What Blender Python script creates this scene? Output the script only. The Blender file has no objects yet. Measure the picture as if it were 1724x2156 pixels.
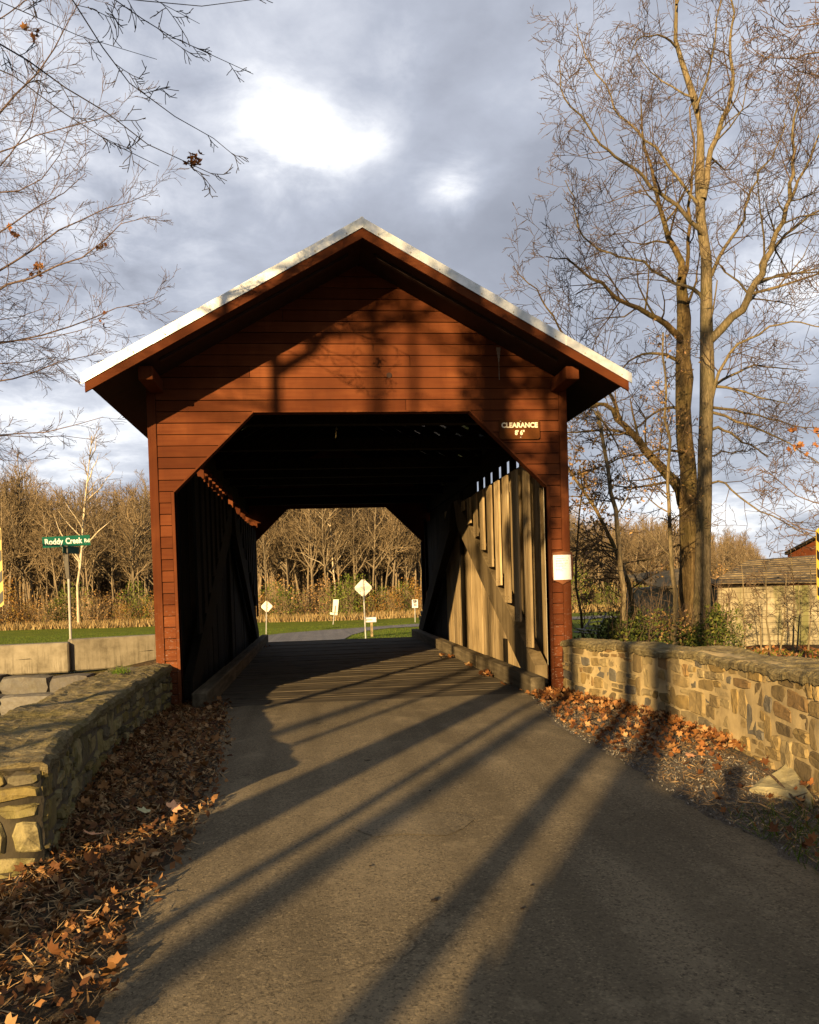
import bpy, bmesh, math, random
import numpy as np
from math import sin, cos, radians, pi, sqrt, atan2, exp
from mathutils import Vector, Matrix

sc = bpy.context.scene
col = sc.collection
RS = np.random.RandomState

# ------------------------------------------------------------------ camera
F_PX, YAW, PIT, ROLL = 1715.5, .1141, -.0249, -.0300
CAM = np.array([-.6475, -10.054, 1.405])
SHIFT = 199.3
FW = np.array([sin(YAW) * cos(PIT), cos(YAW) * cos(PIT), sin(PIT)])
RT = np.array([cos(YAW), -sin(YAW), 0.])
UP = np.cross(RT, FW)
RT, UP = RT * cos(ROLL) + UP * sin(ROLL), -RT * sin(ROLL) + UP * cos(ROLL)
cd = bpy.data.cameras.new('camera')
cam = bpy.data.objects.new('camera', cd)
col.objects.link(cam)
cam.matrix_world = Matrix(((RT[0], UP[0], -FW[0], CAM[0]), (RT[1], UP[1], -FW[1], CAM[1]),
                           (RT[2], UP[2], -FW[2], CAM[2]), (0, 0, 0, 1)))
cd.sensor_fit = 'VERTICAL'
cd.sensor_height = 36
cd.lens = F_PX / 2156 * 36
cd.shift_y = SHIFT / 2156
cd.clip_start = .05
cd.clip_end = 3000
sc.camera = cam

# ------------------------------------------------------------------ light and sky
SUN = Vector((.55, 1, -.25)).normalized()
SKY_STRENGTH = .1
sl = bpy.data.lights.new('sun', 'SUN')
sl.energy = 5
sl.angle = radians(.5)
sl.color = (1, .70, .35)
so = bpy.data.objects.new('sun', sl)
so.rotation_euler = SUN.to_track_quat('-Z', 'Y').to_euler()
col.objects.link(so)
sc.view_settings.view_transform = 'Standard'
sc.view_settings.look = 'None'
sc.view_settings.exposure = 1.6
sc.view_settings.gamma = 1


def ray(u, v):
    return FW + RT * (u - 862) / F_PX + UP * (1078 + SHIFT - v) / F_PX


def make_world():
    w = bpy.data.worlds.new('World')
    sc.world = w
    w.use_nodes = True
    nt = w.node_tree
    N, L = nt.nodes, nt.links
    for n in list(N):
        N.remove(n)
    out = N.new('ShaderNodeOutputWorld')
    bg = N.new('ShaderNodeBackground')
    bg.inputs['Strength'].default_value = SKY_STRENGTH
    L.new(bg.outputs[0], out.inputs[0])
    sky = N.new('ShaderNodeTexSky')
    sky.sky_type = 'NISHITA'
    sky.sun_disc = False
    sky.sun_elevation = math.asin(-SUN.z)
    sky.sun_rotation = math.atan2(-SUN.x, -SUN.y) % (2 * pi)
    sky.altitude = 200
    tc = N.new('ShaderNodeTexCoord')
    sep = N.new('ShaderNodeSeparateXYZ')
    L.new(tc.outputs['Generated'], sep.inputs[0])

    def M(op, a, b=None, c=None, clamp=False):
        m = N.new('ShaderNodeMath')
        m.operation = op
        m.use_clamp = clamp
        for i, x in enumerate((a, b, c)):
            if x is None:
                continue
            if isinstance(x, (int, float)):
                m.inputs[i].default_value = x
            else:
                L.new(x, m.inputs[i])
        return m.outputs[0]
    zc = M('ADD', M('MAXIMUM', sep.outputs[2], 0), .22)
    px = M('DIVIDE', sep.outputs[0], zc)
    py = M('DIVIDE', sep.outputs[1], zc)
    cmb = N.new('ShaderNodeCombineXYZ')
    L.new(px, cmb.inputs[0])
    L.new(py, cmb.inputs[1])

    def noise(scale, det, off, rough=.55, dist=0.):
        mp = N.new('ShaderNodeMapping')
        mp.inputs['Location'].default_value = off
        L.new(cmb.outputs[0], mp.inputs[0])
        n = N.new('ShaderNodeTexNoise')
        n.inputs['Scale'].default_value = scale
        n.inputs['Detail'].default_value = det
        n.inputs['Roughness'].default_value = rough
        n.inputs['Distortion'].default_value = dist
        L.new(mp.outputs[0], n.inputs[0])
        return n.outputs[0]
    n1 = noise(1.15, 9, (3.1, 1.7, 0), .52, .3)
    n2 = noise(3.2, 8, (7.7, 2.2, 1), .55, .2)
    n3 = noise(7.5, 7, (1.7, 5.2, 2), .6, .3)
    base = M('ADD', M('ADD', M('MULTIPLY', n1, .62), M('MULTIPLY', n2, .26)), M('MULTIPLY', n3, .12))
    # breaks in the cloud where it glows brighter
    blobs = None
    for (u, v, wid, amt) in [(540, 245, .038, .08), (610, 275, .043, .11), (560, 300, .04, .07), (690, 315, .040, .125), (770, 308, .032, .11), (820, 285, .03, .05), (860, 112, .03, .13), (935, 405, .035, .15), (975, 375, .03, .12),
                             (1330, 215, .11, .09), (1620, 220, .10, .10), (1640, 620, .09, .10),
                             (150, 200, .25, .12), (60, 520, .17, .09), (60, 930, .10, .06), (1450, 1120, .08, .16), (230, 940, .10, .06),
                             (900, 520, .14, -.03), (1000, 180, .10, -.04), (450, 620, .12, -.03)]:
        d = Vector(ray(u, v)).normalized()
        vm = N.new('ShaderNodeVectorMath')
        vm.operation = 'DISTANCE'
        L.new(tc.outputs['Generated'], vm.inputs[0])
        vm.inputs[1].default_value = d
        q = M('DIVIDE', vm.outputs['Value'], wid)
        g = M('MULTIPLY', M('EXPONENT', M('MULTIPLY', M('MULTIPLY', q, q), -1)), amt)
        blobs = g if blobs is None else M('ADD', blobs, g)
    base = M('ADD', M('MULTIPLY', M('SUBTRACT', base, .5), 1.55), .5)
    bl = M('MULTIPLY', blobs, M('ADD', M('MULTIPLY', n3, 2.6), -.2))
    tot = M('ADD', base, bl)
    hz = M('POWER', M('SUBTRACT', 1, M('MAXIMUM', sep.outputs[2], 0)), 6)
    tot = M('ADD', tot, M('MULTIPLY', hz, .10))
    cr = N.new('ShaderNodeValToRGB')
    L.new(tot, cr.inputs[0])
    e = cr.color_ramp.elements
    k = 1 / SKY_STRENGTH / 10
    stops = [(.28, (.30, .32, .385)), (.46, (.395, .42, .50)), (.58, (.53, .565, .665)), (.70, (.76, .79, .88)), (.90, (1.35, 1.35, 1.35))]
    while len(e) < len(stops):
        e.new(.5)
    for i, (p, c) in enumerate(stops):
        e[i].position = p
        e[i].color = (*[x * k for x in c], 1)
    sc10 = N.new('ShaderNodeVectorMath')
    sc10.operation = 'SCALE'
    sc10.inputs['Scale'].default_value = 3.25
    L.new(cr.outputs[0], sc10.inputs[0])
    # thin share of open sky behind the cloud
    mix = N.new('ShaderNodeMix')
    mix.data_type = 'RGBA'
    mix.inputs[0].default_value = .97
    L.new(sky.outputs[0], mix.inputs[6])
    L.new(sc10.outputs[0], mix.inputs[7])
    L.new(mix.outputs[2], bg.inputs[0])


make_world()

# ------------------------------------------------------------------ helpers
CREEK = [(-80, 3), (-9, 5.0), (0, 5.6), (3, 8), (9, 13), (25, 18), (90, 26)]


def smooth(a, b, x):
    t = np.clip((x - a) / (b - a), 0, 1)
    return t * t * (3 - 2 * t)


def creek_d(x, y):
    d = np.full(np.shape(x), 1e9)
    for (ax, ay), (bx, by) in zip(CREEK, CREEK[1:]):
        vx, vy = bx - ax, by - ay
        t = np.clip(((x - ax) * vx + (y - ay) * vy) / (vx * vx + vy * vy), 0, 1)
        d = np.minimum(d, np.hypot(x - ax - t * vx, y - ay - t * vy))
    return d


def gz(x, y):
    x = np.asarray(x, float)
    y = np.asarray(y, float)
    z = np.interp(y, [-400, -60, -20, 1, 11, 12.1, 13.6, 22, 28, 35, 75, 108, 145, 700], [1.5, .6, .05, 0, -.05, -.07, -.30, -.74, -.90, -1.05, -1.5, -1.55, 3.6, 4.5])
    z = z + .05 * np.sin(x * .37 + 1) * np.sin(y * .29) * smooth(4, 12, np.abs(x) + np.abs(y) * .3)
    # the left far bank lies a little lower
    z = z - .28 * smooth(-3.5, -6, x) * smooth(5, 8, y) * (1 - smooth(16, 24, y))
    # beyond the right wall the ground falls gently
    z = z - .25 * smooth(6, 10, x) * smooth(2, 8, y) * (1 - smooth(14, 30, y))
    # roadside shoulders dip a little, raised soil by the walls
    z = z + .03 * smooth(1.7, 2.4, np.abs(x - .1)) * smooth(-.5, -2, y) * smooth(-10, -7, y) * (np.abs(x) < 2.9)
    z = z - .35 * smooth(-2.7, -4.5, x) * smooth(-12, -6, y) * (1 - smooth(5, 8, y))
    d = creek_d(x, y)
    z = z - 2.1 * (1 - smooth(2.2, 3.7, d))
    return z


def G(u, v):
    d = ray(u, v)
    lo, hi = 1.0, 1.0
    t = 1.0
    while t < 400:
        p = CAM + d * t
        if p[2] < gz(p[0], p[1]):
            break
        lo = t
        t *= 1.03
    hi = t
    for _ in range(30):
        m = (lo + hi) / 2
        p = CAM + d * m
        if p[2] < gz(p[0], p[1]):
            hi = m
        else:
            lo = m
    p = CAM + d * hi
    return (p[0], p[1], float(gz(p[0], p[1])))


def onY(u, v, Y):
    d = ray(u, v)
    t = (Y - CAM[1]) / d[1]
    return tuple(CAM + d * t)


def tag(o, label=None, cat=None, group=None, kind=None):
    if label:
        o['label'] = label
    if cat:
        o['category'] = cat
    if group:
        o['group'] = group
    if kind:
        o['kind'] = kind
    return o


def empty(name, loc=(0, 0, 0), label=None, cat=None, group=None):
    o = bpy.data.objects.new(name, None)
    o.empty_display_size = .1
    o.location = loc
    col.objects.link(o)
    return tag(o, label, cat, group)


def link(name, me, mat, parent=None):
    if mat is not None and not me.materials:
        me.materials.append(mat)
    o = bpy.data.objects.new(name, me)
    col.objects.link(o)
    if parent is not None:
        o.parent = parent
        o.matrix_parent_inverse = Matrix.Translation(parent.location).inverted() if parent.type == 'EMPTY' and not parent.get('local') else Matrix()
    return o


class MB:
    """collects vertices and faces in world space"""

    def __init__(s):
        s.v = []
        s.f = []

    def add(s, vs, fs):
        n = len(s.v)
        s.v += [tuple(map(float, p)) for p in vs]
        s.f += [tuple(i + n for i in f) for f in fs]
        return s

    def box(s, x0, x1, y0, y1, z0, z1):
        return s.add([(x0, y0, z0), (x1, y0, z0), (x1, y1, z0), (x0, y1, z0), (x0, y0, z1), (x1, y0, z1), (x1, y1, z1), (x0, y1, z1)],
                     [(0, 3, 2, 1), (4, 5, 6, 7), (0, 1, 5, 4), (1, 2, 6, 5), (2, 3, 7, 6), (3, 0, 4, 7)])

    def prism(s, poly, off):
        """poly: list of 3-D points, off: extrusion vector"""
        n = len(poly)
        o = Vector(off)
        a = [Vector(p) for p in poly]
        return s.add(a + [p + o for p in a], [tuple(range(n))[::-1], tuple(range(n, 2 * n))] + [(i, (i + 1) % n, n + (i + 1) % n, n + i) for i in range(n)])

    def beam(s, a, b, w, h, up=(0, 0, 1)):
        a, b = Vector(a), Vector(b)
        t = (b - a).normalized()
        r = t.cross(Vector(up)).normalized()
        u = r.cross(t)
        q = [a - r * w / 2 - u * h / 2, a + r * w / 2 - u * h / 2, a + r * w / 2 + u * h / 2, a - r * w / 2 + u * h / 2]
        return s.prism(q, b - a)

    def tube(s, pts, rad, n=8):
        base = len(s.v)
        pts = [Vector(p) for p in pts]
        for i, p in enumerate(pts):
            t = (pts[min(i + 1, len(pts) - 1)] - pts[max(i - 1, 0)]).normalized()
            r = t.cross(Vector((0, 1, .1)) if abs(t.y) < .9 else Vector((1, 0, 0))).normalized()
            u = r.cross(t)
            rr = rad[i] if hasattr(rad, '__len__') else rad
            for k in range(n):
                a = 2 * pi * k / n
                s.v.append(tuple(p + r * cos(a) * rr + u * sin(a) * rr))
        for i in range(len(pts) - 1):
            for k in range(n):
                s.f.append((base + i * n + k, base + i * n + (k + 1) % n, base + (i + 1) * n + (k + 1) % n, base + (i + 1) * n + k))
        s.f.append(tuple(base + k for k in range(n))[::-1])
        s.f.append(tuple(base + (len(pts) - 1) * n + k for k in range(n)))
        return s

    def build(s, name, mat, parent=None, smooth_=False, bevel=0, label=None):
        me = bpy.data.meshes.new(name)
        me.from_pydata(s.v, [], s.f)
        me.update()
        bm = bmesh.new()
        bm.from_mesh(me)
        bmesh.ops.recalc_face_normals(bm, faces=bm.faces)
        if bevel:
            try:
                bmesh.ops.bevel(bm, geom=[e for e in bm.edges if len(e.link_faces) == 2 and e.calc_face_angle(0) > .5], offset=bevel, segments=1, affect='EDGES')
            except Exception:
                pass
        bm.to_mesh(me)
        bm.free()
        if smooth_:
            me.shade_smooth()
        o = link(name, me, mat, parent)
        if label:
            o['label'] = label
        return o


def np_mesh(name, verts, faces, smooth_=False):
    """verts (V,3), faces (F,k)"""
    me = bpy.data.meshes.new(name)
    V, Fc = len(verts), len(faces)
    k = faces.shape[1]
    me.vertices.add(V)
    me.vertices.foreach_set('co', np.ascontiguousarray(verts, dtype=np.float32).ravel())
    me.loops.add(Fc * k)
    me.loops.foreach_set('vertex_index', np.ascontiguousarray(faces, dtype=np.int32).ravel())
    me.polygons.add(Fc)
    me.polygons.foreach_set('loop_start', np.arange(0, Fc * k, k, dtype=np.int32))
    if smooth_:
        me.polygons.foreach_set('use_smooth', np.ones(Fc, dtype=bool))
    me.update(calc_edges=True)
    return me


# ------------------------------------------------------------------ materials
class Mat:
    def __init__(s, name, rough=.8, spec=.3, metal=0.):
        s.m = bpy.data.materials.new(name)
        s.m.use_nodes = True
        s.N, s.L = s.m.node_tree.nodes, s.m.node_tree.links
        s.b = s.N['Principled BSDF']
        s.b.inputs['Roughness'].default_value = rough
        s.b.inputs['Specular IOR Level'].default_value = spec
        s.b.inputs['Metallic'].default_value = metal
        s.tc = s.N.new('ShaderNodeTexCoord')
        s.geo = s.N.new('ShaderNodeNewGeometry')
        s.oi = s.N.new('ShaderNodeObjectInfo')

    def coord(s, scale=(1, 1, 1), rnd=False, rot=(0, 0, 0)):
        mp = s.N.new('ShaderNodeMapping')
        mp.inputs['Scale'].default_value = scale
        mp.inputs['Rotation'].default_value = rot
        s.L.new(s.geo.outputs['Position'], mp.inputs[0])
        if rnd:
            cx = s.N.new('ShaderNodeCombineXYZ')
            q = s.math('MULTIPLY', s.oi.outputs['Random'], 37)
            for i in range(3):
                s.L.new(q, cx.inputs[i])
            s.L.new(cx.outputs[0], mp.inputs['Location'])
        return mp.outputs[0]

    def noise(s, scale, det=4, rough=.55, co=None, dist=0.):
        n = s.N.new('ShaderNodeTexNoise')
        n.inputs['Scale'].default_value = scale
        n.inputs['Detail'].default_value = det
        n.inputs['Roughness'].default_value = rough
        n.inputs['Distortion'].default_value = dist
        s.L.new(co if co is not None else s.geo.outputs['Position'], n.inputs[0])
        return n.outputs[0]

    def vor(s, scale, co=None, feat='F1', out='Distance'):
        n = s.N.new('ShaderNodeTexVoronoi')
        n.feature = feat
        n.inputs['Scale'].default_value = scale
        s.L.new(co if co is not None else s.geo.outputs['Position'], n.inputs[0])
        return n.outputs[out]

    def math(s, op, a, b=None, clamp=False):
        m = s.N.new('ShaderNodeMath')
        m.operation = op
        m.use_clamp = clamp
        for i, x in enumerate((a, b)):
            if x is None:
                continue
            if isinstance(x, (int, float)):
                m.inputs[i].default_value = x
            else:
                s.L.new(x, m.inputs[i])
        return m.outputs[0]

    def ramp(s, fac, stops, interp='LINEAR'):
        r = s.N.new('ShaderNodeValToRGB')
        r.color_ramp.interpolation = interp
        e = r.color_ramp.elements
        while len(e) < len(stops):
            e.new(.5)
        for i, (p, c) in enumerate(stops):
            e[i].position = p
            e[i].color = (*c, 1) if len(c) == 3 else c
        s.L.new(fac, r.inputs[0])
        return r.outputs[0]

    def thr(s, fac, a, b):
        r = s.N.new('ShaderNodeMapRange')
        r.inputs[1].default_value = a
        r.inputs[2].default_value = b
        s.L.new(fac, r.inputs[0])
        return r.outputs[0]

    def mix(s, fac, a, b, mode='MIX'):
        m = s.N.new('ShaderNodeMix')
        m.data_type = 'RGBA'
        m.blend_type = mode
        for i, x in ((0, fac), (6, a), (7, b)):
            if isinstance(x, (int, float)):
                m.inputs[i].default_value = x
            elif isinstance(x, tuple):
                m.inputs[i].default_value = (*x, 1)
            else:
                s.L.new(x, m.inputs[i])
        return m.outputs[2]

    def z(s, axis=2):
        sp = s.N.new('ShaderNodeSeparateXYZ')
        s.L.new(s.geo.outputs['Position'], sp.inputs[0])
        return sp.outputs[axis]

    alb = .48

    def color(s, c):
        if isinstance(c, tuple):
            s.b.inputs['Base Color'].default_value = (*[x * s.alb for x in c], 1)
        else:
            c = s.mix(1., c, (s.alb,) * 3, 'MULTIPLY')
            s.L.new(c, s.b.inputs['Base Color'])
        return s

    def bump(s, h, strength=.4, dist=.01):
        b = s.N.new('ShaderNodeBump')
        b.inputs['Strength'].default_value = strength
        b.inputs['Distance'].default_value = dist
        s.L.new(h, b.inputs['Height'])
        s.L.new(b.outputs[0], s.b.inputs['Normal'])
        return s


def m_red(name='red_paint', rot90=False, dark=1.):
    s = Mat(name, .85, .06)
    co = s.coord((2.2, 2.2, 40) if not rot90 else (30, 30, 1.6), True)
    g = s.noise(1.0, 6, .6, co)
    n = s.noise(1.1, 4, .6)
    c = s.ramp(n, [(.3, (.12 * dark, .036 * dark, .013 * dark)), (.50, (.18 * dark, .054 * dark, .018 * dark)), (.68, (.27 * dark, .088 * dark, .030 * dark))])
    c = s.mix(s.math('MULTIPLY', s.thr(g, .42, .72), .45), c, (.11 * dark, .024 * dark, .010 * dark))
    rv = s.ramp(s.oi.outputs['Random'], [(0, (.72, .68, .66)), (1, (1.18, 1.2, 1.2))])
    c = s.mix(1., c, rv, 'MULTIPLY')
    # flaking paint low on the posts
    zc = s.thr(s.z(), 1.5, .3)
    fl = s.noise(1, 5, .7, s.coord((26, 26, 60), True))
    thr = s.math('MULTIPLY', s.thr(fl, .60, .63), s.math('MULTIPLY', zc, .9))
    c = s.mix(thr, c, (.42, .31, .25))
    # rain streaks and grime
    st = s.noise(1, 4, .6, s.coord((9, 9, .7)))
    c = s.mix(s.math('MULTIPLY', s.thr(st, .54, .76), .45), c, (.095, .030, .014))
    s.color(c)
    s.bump(g, .25, .004)
    return s.m


def m_wood(name, cols, axis='z', freq=28, rough=.85):
    s = Mat(name, rough, .06)
    sc_ = {'z': (freq, freq, 1.1), 'x': (1.1, freq, freq), 'y': (freq, 1.1, freq)}[axis]
    co = s.coord(sc_, True)
    g = s.noise(1, 7, .62, co, .4)
    c = s.ramp(g, [(.30, cols[0]), (.50, cols[1]), (.68, cols[2])])
    k = s.noise(2.6, 4, .6, s.coord((1, 1, .6), True))
    c = s.mix(s.math('MULTIPLY', s.thr(k, .5, .72), .55), c, tuple(x * .38 for x in cols[0]))
    rv = s.ramp(s.oi.outputs['Random'], [(0, (.66, .64, .62)), (1, (1.2, 1.16, 1.1))])
    c = s.mix(1., c, rv, 'MULTIPLY')
    s.color(c)
    s.bump(g, .5, .008)
    return s.m


def m_stone(name, palette, moss=.0):
    s = Mat(name, .88, .2)
    n = s.noise(9, 6, .65, s.coord(rnd=True))
    k = len(palette)
    c = s.ramp(s.oi.outputs['Random'], [(i / k, p) for i, p in enumerate(palette)], 'CONSTANT')
    c = s.mix(s.math('MULTIPLY', s.thr(n, .4, .75), .55), c, (.10, .075, .045))
    n2 = s.noise(30, 5, .7)
    c = s.mix(s.math('MULTIPLY', s.thr(n2, .55, .75), .35), c, (.42, .34, .20))
    if moss:
        n3 = s.noise(5, 5, .7)
        c = s.mix(s.math('MULTIPLY', s.thr(n3, .5, .66), moss), c, (.16, .14, .022))
        n5 = s.noise(3.1, 6, .75)
        c = s.mix(s.math('MULTIPLY', s.thr(n5, .52, .62), moss), c, (.075, .062, .03))
    s.color(c)
    s.bump(s.math('ADD', s.math('MULTIPLY', n, 1.), s.math('MULTIPLY', n2, .3)), .7, .02)
    return s.m


def m_simple(name, c, rough=.7, var=.25, scale=6, metal=0., spec=.3, bump=.2, rnd=.15):
    s = Mat(name, rough, spec, metal)
    n = s.noise(scale, 5, .6)
    cc = s.ramp(n, [(.3, tuple(x * (1 - var) for x in c)), (.7, tuple(min(1, x * (1 + var)) for x in c))])
    rv = s.ramp(s.oi.outputs['Random'], [(0, (1 - rnd,) * 3), (1, (1 + rnd,) * 3)])
    s.color(s.mix(1., cc, rv, 'MULTIPLY'))
    if bump:
        s.bump(n, bump, .01)
    return s.m


def m_bark(name, c, c2, scale=1., green=0.):
    s = Mat(name, .9, .12)
    co = s.coord((9 * scale, 9 * scale, 1.8 * scale))
    n = s.noise(3, 6, .65, co, .5)
    c_ = s.ramp(n, [(.32, tuple(x * .45 for x in c)), (.5, c), (.68, c2)])
    if green:
        n2 = s.noise(1.7, 4, .6)
        c_ = s.mix(s.math('MULTIPLY', s.thr(n2, .42, .65), green), c_, (.12, .115, .03))
    rv = s.ramp(s.oi.outputs['Random'], [(0, (.75, .75, .75)), (1, (1.2, 1.15, 1.1))])
    s.color(s.mix(1., c_, rv, 'MULTIPLY'))
    s.bump(n, .9, .03)
    return s.m


def m_leaf(name, stops, scale=40, trans=.25):
    s = Mat(name, .75, .2)
    r = s.N.new('ShaderNodeTexWhiteNoise')
    # one tint per island of leaf, read from position cells
    n = s.N.new('ShaderNodeNewGeometry')
    c = s.ramp(n.outputs['Random Per Island'], stops)
    s.color(c)
    if trans:
        t = s.N.new('ShaderNodeBsdfTranslucent')
        s.L.new(c, t.inputs[0])
        mx = s.N.new('ShaderNodeMixShader')
        mx.inputs[0].default_value = trans
        s.L.new(s.b.outputs[0], mx.inputs[1])
        s.L.new(t.outputs[0], mx.inputs[2])
        s.L.new(mx.outputs[0], s.N['Material Output'].inputs[0])
    return s.m


M = {}
M['red'] = m_red()
M['redv'] = m_red('red_paint_vertical', True)
M['redfascia'] = m_red('red_fascia', False, .9)
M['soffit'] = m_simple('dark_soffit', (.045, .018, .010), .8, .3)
M_RUN = m_simple('pale_run', (.34, .26, .20), .8)
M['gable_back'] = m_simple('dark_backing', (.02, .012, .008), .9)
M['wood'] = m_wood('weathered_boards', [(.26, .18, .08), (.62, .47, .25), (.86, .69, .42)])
M['woodd'] = m_wood('shaded_dark_wood', [(.010, .008, .005), (.020, .016, .010), (.036, .029, .019)])  # near-black: the bridge's inner shade is put into this wood's colour
M['brace'] = m_wood('brace_timber', [(.17, .13, .07), (.26, .20, .11), (.34, .265, .15)], 'z', 9)
M['curb'] = m_wood('curb_timber', [(.11, .09, .055), (.20, .165, .105), (.31, .26, .17)], 'y', 16)
M['rafter'] = m_wood('rafter_wood', [(.010, .008, .005), (.02, .015, .009), (.032, .024, .015)], 'y', 16)  # darkened so the colour carries the shade inside the roof
M['deck'] = m_wood('deck_planks', [(.07, .06, .043), (.16, .135, .095), (.27, .225, .155)], 'x', 30)
M['underroof'] = m_simple('roof_underside_metal', (2., 2.1, 2.2), .22, .2, 3, 1.)


def m_metal():
    s = Mat('galvanised_trim', .38, .5, .55)
    n = s.noise(7, 5, .7)
    c = s.ramp(n, [(.3, (.72, .78, .72)), (.55, (1.1, 1.13, 1.06)), (.75, (1.45, 1.45, 1.38))])
    s.color(c)
    s.bump(s.noise(4, 4), .35, .02)
    return s.m


M['metal'] = m_metal()
M['galv'] = m_simple('galvanised_post', (.62, .60, .52), .55, .2, 10, .2)
M['darkpost'] = m_simple('sign_post_dark', (.12, .105, .075), .6, .2, 10, .2)
Mat.alb = .8
M['wsign'] = m_simple('white_sign_back', (.70, .64, .52), .45, .1, 3, .1)
M['white'] = m_simple('white_paint', (.78, .76, .70), .5, .05, 5)
M['green'] = m_simple('green_sign', (.008, .115, .07), .4, .12, 4)
M['lett'] = m_simple('white_letters', (.82, .80, .72), .5, .04)
M['cream'] = m_simple('cream_letters', (.80, .72, .50), .5, .06)
Mat.alb = .48
M['black'] = m_simple('black_print', (.015, .015, .015), .5, .1)
M['brown'] = m_simple('brown_board', (.13, .045, .012), .9, .15, spec=.05)
M['yellow'] = m_simple('yellow_stripe', (.75, .52, .08), .45, .08)
M['shield'] = m_simple('brown_shield', (.24, .085, .025), .5, .15)
M['rust'] = m_simple('rust_red', (.28, .07, .05), .7)
M['greyprint'] = m_simple('grey_print', (.45, .40, .30), .6, .1)


def m_concrete():
    s = Mat('old_concrete', .9, .2)
    n = s.noise(3, 6, .65)
    c = s.ramp(n, [(.3, (.22, .185, .12)), (.5, (.36, .31, .21)), (.7, (.46, .40, .28))])
    st = s.noise(1, 5, .7, s.coord((14, 14, 1.0)))
    low = s.thr(s.z(), .35, -.35)
    c = s.mix(s.math('MULTIPLY', s.thr(st, .50, .70), s.math('ADD', s.math('MULTIPLY', low, .7), .25)), c, (.07, .055, .03))
    s.color(c)
    s.bump(s.noise(40, 4), .4, .006)
    return s.m


M['concrete'] = m_concrete()


def m_block():
    s = Mat('painted_block', .9, .15)
    n = s.noise(1.2, 5, .6)
    c = s.ramp(n, [(.3, (.30, .25, .15)), (.55, (.47, .40, .25)), (.75, (.60, .53, .36))])
    st = s.noise(1, 4, .6, s.coord((2.6, 2.6, .22)))
    c = s.mix(s.math('MULTIPLY', s.thr(st, .50, .62), .7), c, (.15, .17, .035))
    c = s.mix(1., c, s.ramp(s.oi.outputs['Random'], [(0, (.86, .86, .84)), (1, (1.1, 1.1, 1.1))]), 'MULTIPLY')
    s.color(c)
    s.bump(s.noise(30, 4), .5, .01)
    return s.m


M['block'] = m_block()
M['mortar'] = m_simple('lime_mortar', (.58, .44, .21), .95, .32, 5, bump=.8)
PAL_R = [(.33, .23, .08), (.42, .30, .12), (.24, .175, .085), (.48, .35, .15), (.27, .225, .14), (.38, .24, .095), (.54, .42, .21), (.21, .19, .145), (.45, .31, .11), (.31, .225, .10), (.50, .385, .18), (.40, .31, .155)]
PAL_L = [(.30, .25, .09), (.40, .33, .12), (.20, .17, .09), (.44, .36, .15), (.22, .19, .11), (.34, .26, .08), (.50, .42, .19)]
M['stoneR'] = m_stone('rubble_stone', PAL_R, .12)
M['stoneL'] = m_stone('mossy_rubble_stone', PAL_L, .75)
M['mortarL'] = m_simple('dark_mortar', (.16, .13, .075), .95, .35, 6, bump=.8)


def m_cap(name, moss):
    s = Mat(name, .9, .2)
    n = s.noise(1, 7, .68, s.coord((5, 9, 40)), .6)
    c = s.ramp(n, [(.30, (.13, .10, .05)), (.48, (.31, .245, .115)), (.62, (.44, .36, .175)), (.75, (.58, .49, .27))])
    n3 = s.noise(2.6, 6, .7)
    c = s.mix(s.math('MULTIPLY', s.thr(n3, .46, .62), moss), c, (.19, .155, .022))
    n4 = s.noise(6, 6, .75)
    c = s.mix(s.math('MULTIPLY', s.thr(n4, .56, .66), .5), c, (.06, .048, .028))
    c = s.mix(1., c, s.ramp(s.oi.outputs['Random'], [(0, (.8, .8, .8)), (1, (1.15, 1.12, 1.1))]), 'MULTIPLY')
    s.color(c)
    s.bump(s.math('ADD', n, s.math('MULTIPLY', n4, .8)), 1., .045)
    return s.m


Mat.alb = .56
M['capL'] = m_cap('mossy_cap_stone', .6)
M['capR'] = m_cap('cap_stone', .22)
M['boulder'] = m_stone('grey_boulder', [(.19, .18, .155), (.24, .225, .19), (.16, .15, .135)], .12)
Mat.alb = .66
M['palerock'] = m_stone('pale_rock', [(.50, .43, .22), (.50, .43, .22)], .1)
Mat.alb = .66
M['bark'] = m_bark('brown_bark', (.17, .115, .048), (.31, .22, .10), 1, .4)
M['bark2'] = m_bark('grey_bark', (.23, .18, .10), (.38, .30, .175), 1.3, .3)
M['twig'] = m_bark('twig_bark', (.15, .105, .065), (.23, .165, .10), 1)
M['twigl'] = m_bark('purple_twig_bark', (.17, .125, .105), (.26, .19, .16), 1)
M['twigd'] = m_bark('dark_branch_bark', (.06, .05, .042), (.10, .085, .07), 1)
Mat.alb = .84
M['fbark'] = m_bark('wood_edge_bark', (.165, .13, .08), (.29, .235, .15), .5)
M['ftwig'] = m_bark('wood_edge_twigs', (.195, .145, .080), (.31, .24, .14), .2)
M['dwood'] = m_bark('deep_wood_bark', (.17, .13, .08), (.27, .21, .135), .2)
M['sycamore'] = m_bark('pale_sycamore_bark', (.50, .42, .28), (.74, .64, .46), .5)
Mat.alb = .68
M['leafo'] = m_leaf('fallen_leaves', [(0, (.06, .024, .009)), (.3, (.14, .052, .015)), (.55, (.25, .095, .022)), (.8, (.36, .165, .05)), (1, (.46, .28, .12))], trans=.1)
M['leafd'] = m_leaf('old_fallen_leaves', [(0, (.06, .026, .010)), (.35, (.14, .055, .016)), (.6, (.22, .10, .028)), (.85, (.33, .16, .05)), (1, (.46, .30, .14))], trans=.08)
M['litter'] = m_leaf('straw_litter', [(0, (.15, .08, .03)), (.5, (.34, .21, .085)), (1, (.52, .36, .17))], trans=0)
Mat.alb = 1.0
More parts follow.
